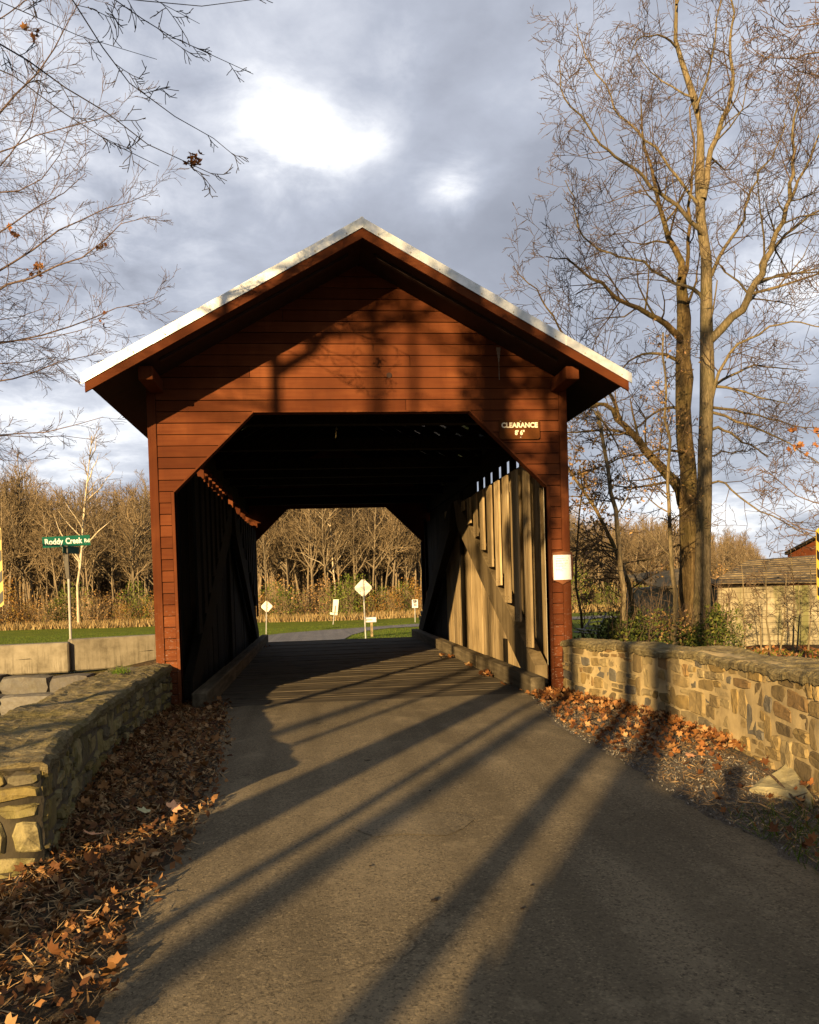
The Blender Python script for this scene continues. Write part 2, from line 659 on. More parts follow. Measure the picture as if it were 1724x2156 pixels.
M['leafg'] = m_leaf('shrub_green', [(0, (.045, .065, .008)), (.5, (.095, .125, .014)), (1, (.17, .19, .03))], trans=.3)
M['leafdg'] = m_leaf('honeysuckle_green', [(0, (.022, .035, .006)), (.6, (.06, .080, .012)), (1, (.15, .15, .025))], trans=.3)
M['leafor'] = m_leaf('autumn_shrub', [(0, (.16, .085, .02)), (.5, (.28, .14, .035)), (1, (.26, .19, .04))], trans=.3)
M['leafta'] = m_leaf('withered_leaves', [(0, (.17, .10, .03)), (.5, (.30, .19, .06)), (1, (.42, .24, .12))], trans=.3)
M['leafpale'] = m_simple('pale_leaf', (.42, .40, .20), .7, .2, 30)
M['leafpeach'] = m_simple('peach_leaf', (.60, .30, .14), .7, .2, 30)
Mat.alb = .8
M['grassb'] = m_leaf('grass_blades', [(0, (.045, .085, .006)), (.6, (.085, .14, .012)), (1, (.17, .18, .03))], trans=.3)
M['dry'] = m_leaf('dry_grass', [(0, (.20, .13, .05)), (.5, (.32, .22, .085)), (1, (.42, .32, .15))], trans=.2)


Mat.alb = .48


def m_ground():
    s = Mat('ground_soil', .95, .1)
    at = s.N.new('ShaderNodeAttribute')
    at.attribute_name = 'zone'
    sp = s.N.new('ShaderNodeSeparateColor')
    s.L.new(at.outputs['Color'], sp.inputs[0])
    n = s.noise(2.2, 6, .65)
    nf = s.noise(60, 5, .7)
    nm = s.noise(11, 6, .7)
    soil = s.ramp(nm, [(.3, (.055, .038, .020)), (.55, (.13, .088, .045)), (.75, (.22, .155, .08))])
    g = s.ramp(s.noise(1.1, 6, .7), [(.35, (.15, .20, .010)), (.55, (.24, .29, .016)), (.75, (.34, .34, .04))])
    g = s.mix(s.math('MULTIPLY', s.thr(nf, .45, .7), .5), g, (.035, .06, .006))
    gr = s.ramp(s.noise(95, 4, .8), [(.38, (.10, .09, .07)), (.52, (.25, .215, .165)), (.66, (.50, .44, .33))])
    gr = s.mix(s.thr(n, .55, .72), gr, soil)
    c = s.mix(sp.outputs[0], soil, g)
    c = s.mix(sp.outputs[1], c, gr)
    dr = s.ramp(nm, [(.3, (.17, .12, .05)), (.7, (.33, .24, .11))])
    c = s.mix(sp.outputs[2], c, dr)
    s.color(c)
    s.bump(s.math('ADD', nf, s.math('MULTIPLY', nm, 1.4)), .9, .03)
    return s.m


M['ground'] = m_ground()


def m_asphalt(name, base, patch=True):
    s = Mat(name, .9, .08)
    n = s.noise(1.1, 6, .6)
    f = s.math('ADD', s.math('MULTIPLY', s.noise(150, 3, .8), .55), s.math('MULTIPLY', s.noise(48, 4, .75), .45))
    f2 = s.vor(220, out='Color')
    c = s.ramp(n, [(.3, tuple(x * .74 for x in base)), (.5, base), (.7, tuple(x * 1.28 for x in base))])
    c = s.mix(s.math('MULTIPLY', s.thr(f, .50, .64), .75), c, (.42, .33, .20))
    c = s.mix(s.math('MULTIPLY', s.thr(f, .47, .36), .75), c, (.04, .032, .022))
    ag = s.vor(105, out='Color')
    sg = s.N.new('ShaderNodeSeparateColor')
    s.L.new(ag, sg.inputs[0])
    c = s.mix(s.math('MULTIPLY', s.thr(sg.outputs[0], .80, .95), .55), c, (.55, .44, .26))
    c = s.mix(s.math('MULTIPLY', s.thr(sg.outputs[1], .80, .95), .5), c, (.04, .034, .026))
    # oil spots
    v = s.vor(1.4)
    sz = s.math('ADD', s.math('MULTIPLY', s.noise(7, 3), .045), .01)
    sp = s.thr(s.math('SUBTRACT', v, sz), .012, .0)
    c = s.mix(s.math('MULTIPLY', sp, .75), c, (.025, .018, .012))
    # darker damp blotches
    b = s.noise(.9, 5, .65, s.coord((1, .5, 1)))
    c = s.mix(s.math('MULTIPLY', s.thr(b, .55, .72), .4), c, tuple(x * .45 for x in base))
    # hairline cracks and polished wheel tracks
    dn = s.noise(3, 4, .7)
    cv = s.N.new('ShaderNodeVectorMath')
    cv.operation = 'ADD'
    sc2 = s.N.new('ShaderNodeVectorMath')
    sc2.operation = 'SCALE'
    sc2.inputs['Scale'].default_value = .5
    cn = s.N.new('ShaderNodeTexNoise')
    cn.inputs['Scale'].default_value = 2.2
    cn.inputs['Detail'].default_value = 5
    s.L.new(s.geo.outputs['Position'], cn.inputs[0])
    s.L.new(cn.outputs['Color'], sc2.inputs[0])
    s.L.new(s.geo.outputs['Position'], cv.inputs[0])
    s.L.new(sc2.outputs[0], cv.inputs[1])
    ce = s.vor(.62, cv.outputs[0], 'DISTANCE_TO_EDGE')
    ck = s.math('MULTIPLY', s.thr(ce, .007, .001), s.thr(s.noise(.8, 3), .50, .58))
    c = s.mix(s.math('MULTIPLY', ck, .38), c, (.03, .024, .018))
    tr = s.noise(1, 3, .5, s.coord((3.4, .05, 1)))
    c = s.mix(s.math('MULTIPLY', s.thr(tr, .46, .66), .42), c, tuple(x * .5 for x in base))
    st_ = s.noise(2.3, 6, .8)
    c = s.mix(s.math('MULTIPLY', s.thr(st_, .56, .64), .35), c, tuple(x * 1.7 for x in base))
    # scratches
    w = s.noise(1, 3, .5, s.coord((26, .35, 1), rot=(0, 0, .5)))
    c = s.mix(s.math('MULTIPLY', s.thr(w, .73, .76), .3), c, (.3, .25, .17))
    s.color(c)
    s.bump(s.math('ADD', f, s.math('MULTIPLY', s.noise(22, 4, .7), .6)), 1., .012)
    return s.m


M['asphalt'] = m_asphalt('asphalt', (.30, .243, .152))
M['roadfar'] = m_asphalt('grey_asphalt', (.30, .30, .31))
M['patch'] = m_asphalt('patch_asphalt', (.315, .26, .17))
s_ = Mat('creek_water', .08, .5)
s_.color((.02, .022, .014)).bump(s_.noise(3, 4), .3, .02)
M['water'] = s_.m

# ------------------------------------------------------------------ terrain
EDGE_L = [(-1.6, -24), (-1.46, -9), (-1.44, -7.3), (-1.47, -6.8), (-1.50, -6.1), (-1.40, -5.6), (-1.43, -4.5), (-1.50, -3.1), (-1.62, -1.6), (-1.80, -.14)]
EDGE_R = [(1.9, -24), (1.60, -9), (1.62, -7.3), (1.62, -6.56), (1.66, -6.16), (1.58, -5.6), (1.64, -4.27), (1.64, -2.64), (1.78, -1.5), (1.98, -.14)]


def axis(segs):
    out = []
    for a, b, st in segs:
        out += list(np.arange(a, b, st))
    out.append(segs[-1][1])
    return np.array(out)


gx = axis([(-500, -120, 38), (-120, -30, 6), (-30, -12, 1.2), (-12, 14, .3), (14, 40, 1.2), (40, 130, 6), (130, 520, 39)])
gy = axis([(-300, -60, 24), (-60, -12, 3), (-12, 24, .3), (24, 90, 1.2), (90, 160, 6), (160, 900, 74)])
X, Y = np.meshgrid(gx, gy)
rs = RS(3)
Z = gz(X, Y) + (rs.rand(*X.shape) - .5) * .015
nx, ny = len(gx), len(gy)
idx = np.arange(nx * ny).reshape(ny, nx)
fc = np.stack([idx[:-1, :-1], idx[:-1, 1:], idx[1:, 1:], idx[1:, :-1]], -1).reshape(-1, 4)
me = np_mesh('ground', np.stack([X, Y, Z], -1).reshape(-1, 3), fc, True)
ca = me.color_attributes.new('zone', 'FLOAT_COLOR', 'POINT')
zg = smooth(12.4, 13.5, Y) * (1 - smooth(62, 68, Y + .18 * X + 2 * np.sin(X * .3)))
zg = np.maximum(zg, .5 * smooth(6.5, 7.2, Y) * (X < -5) * smooth(8.6, 9.6, Y) * (Y < 14))
zg = zg * (creek_d(X, Y) > 3.2)
zr = smooth(1.3, 1.6, np.abs(X)) * (1 - smooth(2.5, 2.9, np.abs(X))) * (Y < 0) * (Y > -14) * np.where(X < 0, .25, 1.)
zd = smooth(60, 66, Y + .18 * X + 2 * np.sin(X * .3)) * (1 - smooth(76, 86, Y))
cc = np.stack([zg, zr, zd, np.ones_like(X)], -1).astype(np.float32)
ca.data.foreach_set('color', cc.ravel())
tag(link('ground', me, M['ground']), 'ground of soil, gravel shoulder and lawn around the bridge', None, None, 'structure')

# water in the creek
w = MB()
w.add([(-80, -6, -1.85), (60, -6, -1.85), (60, 24, -1.85), (-80, 24, -1.85)], [(0, 1, 2, 3)])
tag(w.build('creek_water', M['water']), 'dark creek water under the covered bridge', None, None, 'structure')


def strip(name, L_, R_, mat, dz, label, nl=10, ny_=60, seed=1, ragged=.03):
    ys = np.linspace(L_[0][1], L_[-1][1], ny_ * 2)
    lx = np.interp(ys, [p[1] for p in L_], [p[0] for p in L_])
    rx = np.interp(ys, [p[1] for p in R_], [p[0] for p in R_])
    r = RS(seed)
    a = r.randn(len(ys)).cumsum()
    a -= np.linspace(a[0], a[-1], len(a))
    lx = lx + (r.rand(len(ys)) - .5) * ragged * 2 + np.clip(a, -4, 4) * .006
    rx = rx + (r.rand(len(ys)) - .5) * ragged * 2
    t = np.linspace(0, 1, nl)
    XX = lx[:, None] * (1 - t) + rx[:, None] * t
    YY = np.repeat(ys[:, None], nl, 1)
    ZZ = np.maximum(gz(XX, YY), -.02) * 0 + gz(XX, YY) + dz
    ZZ[:, 0] -= .03
    ZZ[:, -1] -= .03
    ii = np.arange(XX.size).reshape(XX.shape)
    f = np.stack([ii[:-1, :-1], ii[:-1, 1:], ii[1:, 1:], ii[1:, :-1]], -1).reshape(-1, 4)
    m = np_mesh(name, np.stack([XX, YY, ZZ], -1).reshape(-1, 3), f, True)
    return tag(link(name, m, mat), label, None, None, 'structure')


strip('road', EDGE_L, EDGE_R, M['asphalt'], .03, 'worn asphalt road leading up to the bridge', 14, 160)

# road beyond the bridge
far = [G(*q) for q in ((536, 1341), (610, 1333), (684, 1327), (790, 1320), (881, 1314))]
near = [G(*q) for q in ((881, 1320), (820, 1323), (769, 1329), (740, 1338), (726, 1346), (718, 1356))]
poly = [(-26, 19.5), (-10, 18.6)] + [(p[0], p[1]) for p in far] + [(far[-1][0] + 14, far[-1][1] + 2.5), (far[-1][0] + 14, far[-1][1] - 1.2)] + \
       [(p[0], p[1]) for p in near] + [(2.1, 12.15), (-2.3, 12.15), (-4.2, 13.2), (-8, 15.2), (-26, 16)]
bm = bmesh.new()
bm.faces.new([bm.verts.new((x, y, 0)) for x, y in poly])
bmesh.ops.triangulate(bm, faces=bm.faces)
for _ in range(4):
    bmesh.ops.subdivide_edges(bm, edges=[e for e in bm.edges if e.calc_length() > .8], cuts=1, use_grid_fill=False)
    bmesh.ops.triangulate(bm, faces=bm.faces)
for v in bm.verts:
    v.co.z = float(gz(v.co.x, v.co.y)) + .03
me = bpy.data.meshes.new('far_road')
bm.to_mesh(me)
bm.free()
tag(link('far_road', me, M['roadfar']), 'grey road curving right beyond the bridge', None, None, 'structure')

# patched spot in the asphalt
r = RS(8)
pp = [(740, 1755), (770, 1735), (850, 1725), (950, 1722), (1000, 1736), (975, 1757), (940, 1772), (850, 1768), (790, 1775)]
pw = [G(*q) for q in pp]
mb = MB()
mb.add([(p[0], p[1], p[2] + .034) for p in pw], [tuple(range(len(pw)))])
tag(mb.build('road_patch', M['patch']), 'faint worn patch in the asphalt in the middle of the road', None, None, 'structure')

# ------------------------------------------------------------------ bridge
W, WO, ZC, WT, ZT, BL = 2.29, 2.571, 2.618, 1.316, 3.573, 12.1
SL = .56
bridge = empty('covered_bridge', (0, 0, 0), 'red board covered bridge with pale metal roof edge and black interior', 'covered bridge')


def under(x):
    return 5.35 - SL * abs(x)


def clip(poly, n, d):
    """keep the part of a 2-D polygon where n.p <= d"""
    out = []
    for i in range(len(poly)):
        a, b = poly[i], poly[(i + 1) % len(poly)]
        da, db = n[0] * a[0] + n[1] * a[1] - d, n[0] * b[0] + n[1] * b[1] - d
        if da <= 0:
            out.append(a)
        if (da < 0 < db) or (db < 0 < da):
            t = da / (da - db)
            out.append((a[0] + (b[0] - a[0]) * t, a[1] + (b[1] - a[1]) * t))
    return out


ROW = .1355
rnd = random.Random(4)
CB = WO - .105


def board(poly, y0, proud):
    if len(poly) < 3:
        return
    zmin = min(p[1] for p in poly)
    mbb = MB()
    n = len(poly)
    fr = [(x, y0 - proud * (1 - (z - zmin) / ROW * .35), z) for x, z in poly]
    bk = [(x, y0 + .012, z) for x, z in poly]
    mbb.add(fr + bk, [tuple(range(n)), tuple(range(n, 2 * n))[::-1]] + [(i, n + i, n + (i + 1) % n, (i + 1) % n) for i in range(n)])
    mbb.build('siding_board', M['red'], bridge)


z = ZT - 27 * ROW
row = 0
while z < 5.33:
    g = .0042
    z0, z1 = z + g + rnd.uniform(-.001, .001), z + ROW - g
    spans = []
    if z >= ZT - .001:
        if rnd.random() < .45 and z < 4.9:
            c = rnd.choice([-.9, .12, .55, 1.0, -1.4]) + rnd.uniform(-.05, .05)
            spans = [(-CB, c - .003), (c + .003, CB)]
        else:
            spans = [(-CB, CB)]
    else:
        spans = [(-CB, -W + .045), (W - .045, CB)] if z + ROW < ZC else [(-CB, -WT), (WT, CB)]
    for a, b in spans:
        p = [(a, z0), (b, z0), (b, z1), (a, z1)]
        p = clip(p, (SL, 1), 5.35 - .002)
        p = clip(p, (-SL, 1), 5.35 - .002) if p else p
        if z < ZT - .001 and p:
            # cut along the chamfer of the opening
            k = (ZT - ZC) / (W - WT)
            if z < ZC < z + ROW:
                sg_ = -1 if a < 0 else 1
                p = [(sg_ * CB, z0), (sg_ * (W + .04), z0), (sg_ * (W + .04), ZC), (sg_ * W, ZC + .001), (sg_ * (W - (z1 - ZC) / k), z1), (sg_ * CB, z1)]
                board(p, -.004, .015)
                continue
            if a < 0:
                p = clip(p, (1, -1 / k), -W - ZC / k + .0) if z + ROW > ZC else p
            else:
                p = clip(p, (-1, -1 / k), -W - ZC / k + .0) if z + ROW > ZC else p
            if p and z + ROW <= ZC:
                p = clip(p, (1, 0), -W - .04) if a < 0 else clip(p, (-1, 0), -W - .04)
        if p:
            board(p, -.004, .012 + rnd.uniform(0, .004))
    z += ROW
    row += 1
# pale run of bird lime or paint under the right rake, and a knot
mb = MB()
a_ = onY(1049, 728, -.022)
for i_ in range(9):
    z0_ = a_[2] - .02 - i_ * .045
    w0_ = max(.004, .026 - i_ * .006)
    mb.box(a_[0] - w0_, a_[0] + w0_, -.0235, -.0215, z0_ - .043, z0_)
mb.build('paint_run', M_RUN, bridge)
mb = MB()
a_ = onY(819, 790, -.022)
mb.tube([(a_[0], -.026, a_[2]), (a_[0], -.017, a_[2])], .034, 9)
mb.build('knot', M['soffit'], bridge)
# backing behind the boards (with the opening cut out): polygons left, right, top
for sgn in (-1, 1):
    mb = MB()
    q = [(sgn * W, -.1), (sgn * WO, -.1), (sgn * WO, under(WO)), (0, 5.35), (0, ZT), (sgn * WT, ZT), (sgn * W, ZC)]
    mb.prism([(x, .012, z) for x, z in q], (0, .10, 0))
    mb.build('gable_frame', M['gable_back'], bridge)
# corner boards and trim
for sgn in (-1, 1):
    mb = MB()
    a, b = sorted((sgn * (CB + .004), sgn * WO))
    mb.box(a, b, -.030, .16, -.12, under(WO) - .01)
    mb.build('corner_board', M['redv'], bridge, bevel=.003)
    mb = MB()
    a, b = sorted((sgn * W, sgn * (W + .036)))
    mb.box(a, b, -.026, .125, -.1, ZC)
    mb.build('jamb_trim', M['redv'], bridge, bevel=.002)
    t = Vector((sgn * (W - WT), 0, -(ZT - ZC))).normalized()
    nrm = Vector((-t.z * sgn, 0, t.x * sgn))
    nrm = Vector((sgn * abs(t.z), 0, abs(t.x)))
    mb = MB()
    p0, p1 = Vector((sgn * WT, -.022, ZT)), Vector((sgn * W, -.022, ZC))
    mb.prism([p0 - nrm * .004, p1 - nrm * .004, p1 + nrm * .016, p0 + nrm * .016], (0, .145, 0))
    mb.build('chamfer_trim', M['redv'], bridge)
mb = MB()
mb.box(-WT, WT, -.024, .125, ZT - .014, ZT + .004)
mb.build('head_trim', M['redv'], bridge)
# torn lower edge of the header board
mb = MB()
xs = np.linspace(-.35, 1.15, 22)
rr = RS(5)
for a, b in zip(xs[:-1], xs[1:]):
    h = .004 + .008 * rr.rand()
    mb.box(a, b - .01 * rr.rand(), -.028, -.024, ZT - .012 - h * .5, ZT - .004 + h * .5)
mb.build('splintered_edge', M['redv'], bridge)

# roof ---------------------------------------------------------
YF, YB, XE = -.90, BL + .9, 3.04
for sgn in (-1, 1):
    def RP(x, dz, y):
        return (sgn * x, y, 5.35 - SL * x + dz)
    # rake fascia
    for y0, y1 in ((YF, YF + .03), (YB - .03, YB)):
        mb = MB()
        mb.prism([RP(0, -.05, y0), RP(XE, -.05, y0), RP(XE, .055, y0), RP(0, .055, y0)], (0, y1 - y0, 0))
        mb.build('rake_board', M['redfascia'], bridge)
    # metal drip edge, in lapped lengths
    k = [0, .62, 1.45, 2.3, XE + .025]
    for a, b in zip(k[:-1], k[1:]):
        mb = MB()
        yo = YF - .012 - rnd.uniform(0, .004)
        mb.prism([RP(a, .058, yo), RP(b + .01, .055, yo), RP(b + .01, .165, yo), RP(a, .168, yo)], (0, .02, 0))
        mb.build('metal_trim', M['metal'], bridge)
        mb = MB()
        xm = b - .06
        for t in (.3, .9):
            xx = a + (b - a) * t * .95
            mb.tube([RP(xx, .085, yo - .006), RP(xx, .085, yo)], .009, 6)
        mb.build('trim_nail', M['galv'], bridge)
    # roof sheet
    mb = MB()
    mb.prism([RP(0, .14, YF), RP(XE, .14, YF), RP(XE, .155, YF), RP(0, .155, YF)], (0, YB - YF, 0))
    mb.build('roof_sheet', M['underroof'], bridge)
    # standing seams
    mb = MB()
    for y in np.arange(YF + .02, YB, .6):
        mb.prism([RP(0, .157, y), RP(XE, .157, y), RP(XE, .185, y), RP(0, .185, y)], (0, .02, 0))
    o = mb.build('roof_seams', M['metal'], bridge)
    o['kind'] = 'stuff'
    # rafters
    for i, y in enumerate(np.arange(.3, BL, .72)):
        mb = MB()
        mb.prism([RP(0.02, -.05, y), RP(WO + .03, -.05, y), RP(WO + .03, .1, y), RP(0.02, .1, y)], (0, .06, 0))
        mb.build('rafter', M['rafter'], bridge)
    # laths
    mb = MB()
    for x in np.arange(.12, XE - .1, .30):
        w_ = .17
        mb.prism([RP(x, .102, YF + .04), RP(x + w_, .102, YF + .04), RP(x + w_, .128, YF + .04), RP(x, .128, YF + .04)], (0, YB - YF - .08, 0))
    o = mb.build('roof_laths', M['rafter'], bridge)
    o['kind'] = 'stuff'
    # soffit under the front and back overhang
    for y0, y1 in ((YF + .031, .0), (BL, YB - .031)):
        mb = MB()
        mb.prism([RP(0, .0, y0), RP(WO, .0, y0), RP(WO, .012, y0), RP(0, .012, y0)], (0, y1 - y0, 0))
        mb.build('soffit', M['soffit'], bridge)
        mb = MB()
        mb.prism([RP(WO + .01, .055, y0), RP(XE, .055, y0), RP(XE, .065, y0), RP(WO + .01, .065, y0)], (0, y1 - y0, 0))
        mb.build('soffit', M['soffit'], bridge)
    # barge rafter seen under the overhang
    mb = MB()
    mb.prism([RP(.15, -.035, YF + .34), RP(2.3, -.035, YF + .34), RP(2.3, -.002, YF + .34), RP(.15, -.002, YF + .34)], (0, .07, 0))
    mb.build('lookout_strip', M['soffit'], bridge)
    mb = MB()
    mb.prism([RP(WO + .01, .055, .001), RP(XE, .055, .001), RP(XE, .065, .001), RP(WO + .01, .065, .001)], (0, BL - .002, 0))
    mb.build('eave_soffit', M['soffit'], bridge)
    # top plate end sticking out through the gable
    mb = MB()
    a, b = sorted((sgn * 2.37, sgn * 2.53))
    mb.box(a, b, -.66, -.02, 3.795, 3.945)
    mb.build('plate_end', M['redv'], bridge, bevel=.006)

mb = MB()
mb.tube([(0, YF - .005, 5.505), (0, YB, 5.505)], .026, 8)
mb.build('ridge_cap', M['metal'], bridge)

# side walls ---------------------------------------------------
for sgn in (-1, 1):
    # outer skin of vertical boards
    mb = MB()
    y = .16
    while y < BL - .1:
        w_ = .24
        a, b = sorted((sgn * (WO - .045), sgn * (WO - .02 + rnd.uniform(0, .004))))
        mb.box(a, b, y, min(y + w_ - .006, BL - .1), -.5, 3.18 if sgn > 0 else 3.21)
        y += w_
    o = mb.build('outer_boards', M['redv'], bridge)
    o['kind'] = 'stuff'
    mb = MB()
    a, b = sorted((sgn * (2.44 if sgn > 0 else 2.34), sgn * (WO - .03)))
    mb.box(a, b, .13, BL, 3.405 if sgn > 0 else 3.44, 3.74)
    mb.build('top_plate', M['rafter'], bridge)
    mb = MB()
    a, b = sorted((sgn * 2.43, sgn * (WO - .05)))
    mb.box(a, b, .13, BL, 3.0, 3.14 if sgn > 0 else 3.22)
    mb.build('girt', M['rafter'], bridge)
    # light slots under the plate
    if sgn > 0:
        sl_ = [2.3, 2.92, 3.5, 4.17, 4.8, 5.4]
        ed_ = [.2] + [q_ for y in sl_ for q_ in (y - .11, y + .10)] + [11.9]
        for y, y1 in zip(ed_[::2], ed_[1::2]):
            mb = MB()
            mb.box(2.505, 2.522, y, y1, 3.18, 3.405)
            mb.build('slot_board', M['rafter'], bridge)
    else:
        ys = [3.3, 3.8, 4.3, 4.8, 5.3, 5.8, 6.3, 6.8, 7.9, 8.3, 9.6, 11.0]
        for i, y in enumerate(ys):
            mb = MB()
            mb.box(-2.64, -2.36, y, y + .08, 3.22, 3.44)
            mb.build('slot_block', M['redv'], bridge)
        for a, b in ((.2, 2.6), (7.1, 7.6), (8.6, 9.2), (9.9, 10.6)):
            mb = MB()
            mb.box(-2.52, -2.46, a, b, 3.22, 3.44)
            mb.build('slot_board', M['rafter'], bridge)

# interior boards below and above the braces
BR = [((.78, .22), (5.3, 2.42))]


def brace_low(y):
    """height of the lower edge of the brace at depth y (mirrored about the middle)"""
    yy = y if y < 6.05 else 12.1 - y
    return .22 + (yy - .78) * (2.14 / 4.41)


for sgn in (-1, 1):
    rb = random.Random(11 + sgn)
    mat = M['wood'] if sgn > 0 else M['woodd']  # left side gets the shade-darkened copy of the boards
    # standing boards behind the brace
    y = .06
    while y < BL - .05:
        w_ = rb.choice([.24, .28, .31, .36, .44])
        x0 = 2.37 + rb.uniform(0, .012)
        top = (3.12 if sgn > 0 else 3.20) - rb.uniform(0, .04)
        a, b = sorted((sgn * x0, sgn * (x0 + .028)))
        y1 = min(y + w_ - .014, BL - .05)
        mb = MB()
        mb.add([(a, y, -.02), (b, y, -.02), (b, y1, -.02), (a, y1, -.02),
                (a, y + rb.uniform(-.005, .005), top), (b, y, top), (b, y1, top), (a, y1 + rb.uniform(-.005, .005), top)],
               [(0, 3, 2, 1), (4, 5, 6, 7), (0, 1, 5, 4), (1, 2, 6, 5), (2, 3, 7, 6), (3, 0, 4, 7)])
        mb.build('wall_board', mat if y < 8.6 else M['woodd'], bridge)  # far boards switch to the shade-darkened wood
        y += w_
    # boards hung from the plate that end on the brace
    y = .16 if sgn > 0 else .72
    i = 0
    ht = 2.94 if sgn > 0 else 2.98
    while y < BL - .3:
        zb = brace_low(y + .14) + .60 + rb.uniform(-.03, .03)
        if zb < 2.9 and not (sgn > 0 and y > 7):
            x0 = (2.085 if sgn > 0 else 2.145) + rb.uniform(0, .01)
            a, b = sorted((sgn * x0, sgn * (x0 + .03)))
            y1 = y + rb.uniform(.27, .31)
            mb = MB()
            mb.add([(a, y, zb), (b, y, zb), (b, y1, zb + rb.uniform(-.02, .02)), (a, y1, zb + rb.uniform(-.02, .02)),
                    (a, y + .006, ht), (b, y + .006, ht), (b, y1, ht), (a, y1, ht)],
                   [(0, 3, 2, 1), (4, 5, 6, 7), (0, 1, 5, 4), (1, 2, 6, 5), (2, 3, 7, 6), (3, 0, 4, 7)])
            mb.build('hung_board', mat, bridge)
            mb = MB()
            for zz in (zb + .05, zb + .09):
                for yy in (y + .07, y1 - .07):
                    mb.tube([(sgn * (x0 - .004), yy, zz), (sgn * x0, yy, zz)], .006, 5)
            mb.build('nail_heads', M['gable_back'], bridge)
        y += .56
        i += 1
    # braces
    for flip in (0, 1):
        def fy(v):
            return v if not flip else 12.1 - v
        q = [(.62, .10), (5.6, .10 + 4.98 * .485), (5.9, 3.05), (5.55, 3.05), (.15, .34), (.15, .10)]
        q = [(fy(a), b) for a, b in q]
        mb = MB()
        mb.prism([(sgn * (2.12 if sgn > 0 else 2.18), a, b) for a, b in q], (sgn * (.17 if sgn > 0 else .11), 0, 0))
        mb.build('brace', M['brace'] if (sgn > 0 and not flip) else M['woodd'], bridge, bevel=.006)  # only the sunlit brace keeps its own colour, the rest are shade-darkened
    mb = MB()
    a, b = sorted((sgn * 2.30, sgn * 2.368))
    mb.box(a, b, 6.22, 6.36, 0, 3.3)
    mb.build('king_post', M['woodd'], bridge, bevel=.01)
    for yy in ((.14, 11.7) if sgn > 0 else (11.7,)):
        mb = MB()
        a, b = sorted((sgn * 2.315, sgn * 2.365))
        mb.box(a, b, yy, yy + .10, 0, 3.2)
        mb.build('end_stud', M['cream'] if (sgn > 0 and yy < 1) else M['woodd'], bridge, bevel=.004)
    # curb timbers, in lengths
    for (a_, b_) in ((-.30, 3.1), (3.12, 7.4), (7.42, 12.3)):
        h = .235 + rb.uniform(-.02, .02)
        dx = rb.uniform(-.015, .015)
        a, b = sorted((sgn * (1.95 + dx), sgn * (2.135 + dx)))
        mb = MB()
        mb.box(a, b, a_, b_, .012, h)
        mb.build('curb', M['curb'], bridge, bevel=.015)
# small dark post stub at the base of the right wall
mb = MB()
mb.box(2.33, 2.366, 2.66, 2.83, .12, .52)
mb.build('cover_strip', M['woodd'], bridge)
# tie beams and purlins
for y in (.9, 2.9, 4.9, 6.05, 7.2, 9.2, 11.2):
    mb = MB()
    mb.box(-2.5, 2.5, y, y + .16, 3.60, 3.78)
    mb.build('tie_beam', M['rafter'], bridge)
# deck
mb = MB()
y = -.10
while y < BL:
    w_ = .17 + rnd.uniform(-.01, .02)
    zt = .020 + rnd.uniform(-.005, .006)
    mb.box(-2.3 + rnd.uniform(-.01, .01), 2.3, y, y + w_ - .012, -.05, zt)
    y += w_
o = mb.build('deck_planks', M['deck'], bridge)
o['kind'] = 'stuff'
mb = MB()
mb.box(-2.5, 2.5, .1, BL, -.35, -.06)
mb.build('deck_beam', M['rafter'], bridge)
# far gable
for sgn in (-1, 1):
    mb = MB()
    q = [(sgn * W, -.1), (sgn * WO, -.1), (sgn * WO, under(WO)), (0, 5.35), (0, ZT), (sgn * WT, ZT), (sgn * W, ZC)]
    mb.prism([(x, BL - .1, z) for x, z in q], (0, .12, 0))
    mb.build('far_gable', M['red'], bridge)
    mb = MB()
    mb.box(*sorted((sgn * 2.25, sgn * 2.288)), BL - .13, BL + .03, 0, ZC)
    mb.build('far_jamb', M['woodd'], bridge)
# sandy stone abutments
for y0, y1 in ((.2, 1.6), (10.7, 11.95)):
    ab = MB()
    ab.box(-2.9, 2.9, y0, y1, -2.6, -.36)
    tag(ab.build('abutment', M['mortar']), 'stone abutment carrying the near end of the bridge' if y0 < 1 else 'stone abutment carrying the far end of the bridge', 'abutment')


# ------------------------------------------------------------------ text helper
def text(name, body, size, loc, rot, mat, parent, align='CENTER', ext=.001, sx=1., bold=0.):
    cu = bpy.data.curves.new(name, 'FONT')
    cu.body = body
    cu.size = size
    cu.align_x = align
    cu.align_y = 'CENTER'
    cu.extrude = ext
    cu.offset = bold
    cu.resolution_u = 3
    cu.materials.append(mat)
    tmp = bpy.data.objects.new('tmp_text', cu)
    me_ = bpy.data.meshes.new_from_object(tmp)
    bpy.data.objects.remove(tmp)
    me_.name = name
    if not me_.materials:
        me_.materials.append(mat)
    o = bpy.data.objects.new(name, me_)
    col.objects.link(o)
    o.location = loc
    o.rotation_euler = rot
    o.scale = (sx, 1, 1)
    if parent is not None:
        o.parent = parent
        o.matrix_parent_inverse = Matrix.Translation(parent.location).inverted()
    return o


def wordplate(x0, x1, z0, z1, y, t, cut=0.):
    if not cut:
        q = [(x0, z0), (x1, z0), (x1, z1), (x0, z1)]
    else:
        c = cut
        q = []
        for (cx, cz, s1) in ((x0, z0, 0), (x1, z0, 1), (x1, z1, 2), (x0, z1, 3)):
            for k in range(4):
                a = (s1 * 90 + 90 - k * 30) * pi / 180
                q.append((cx + c * cos(a), cz + c * sin(a)))
    return [(x, y, z) for x, z in q], (0, t, 0)


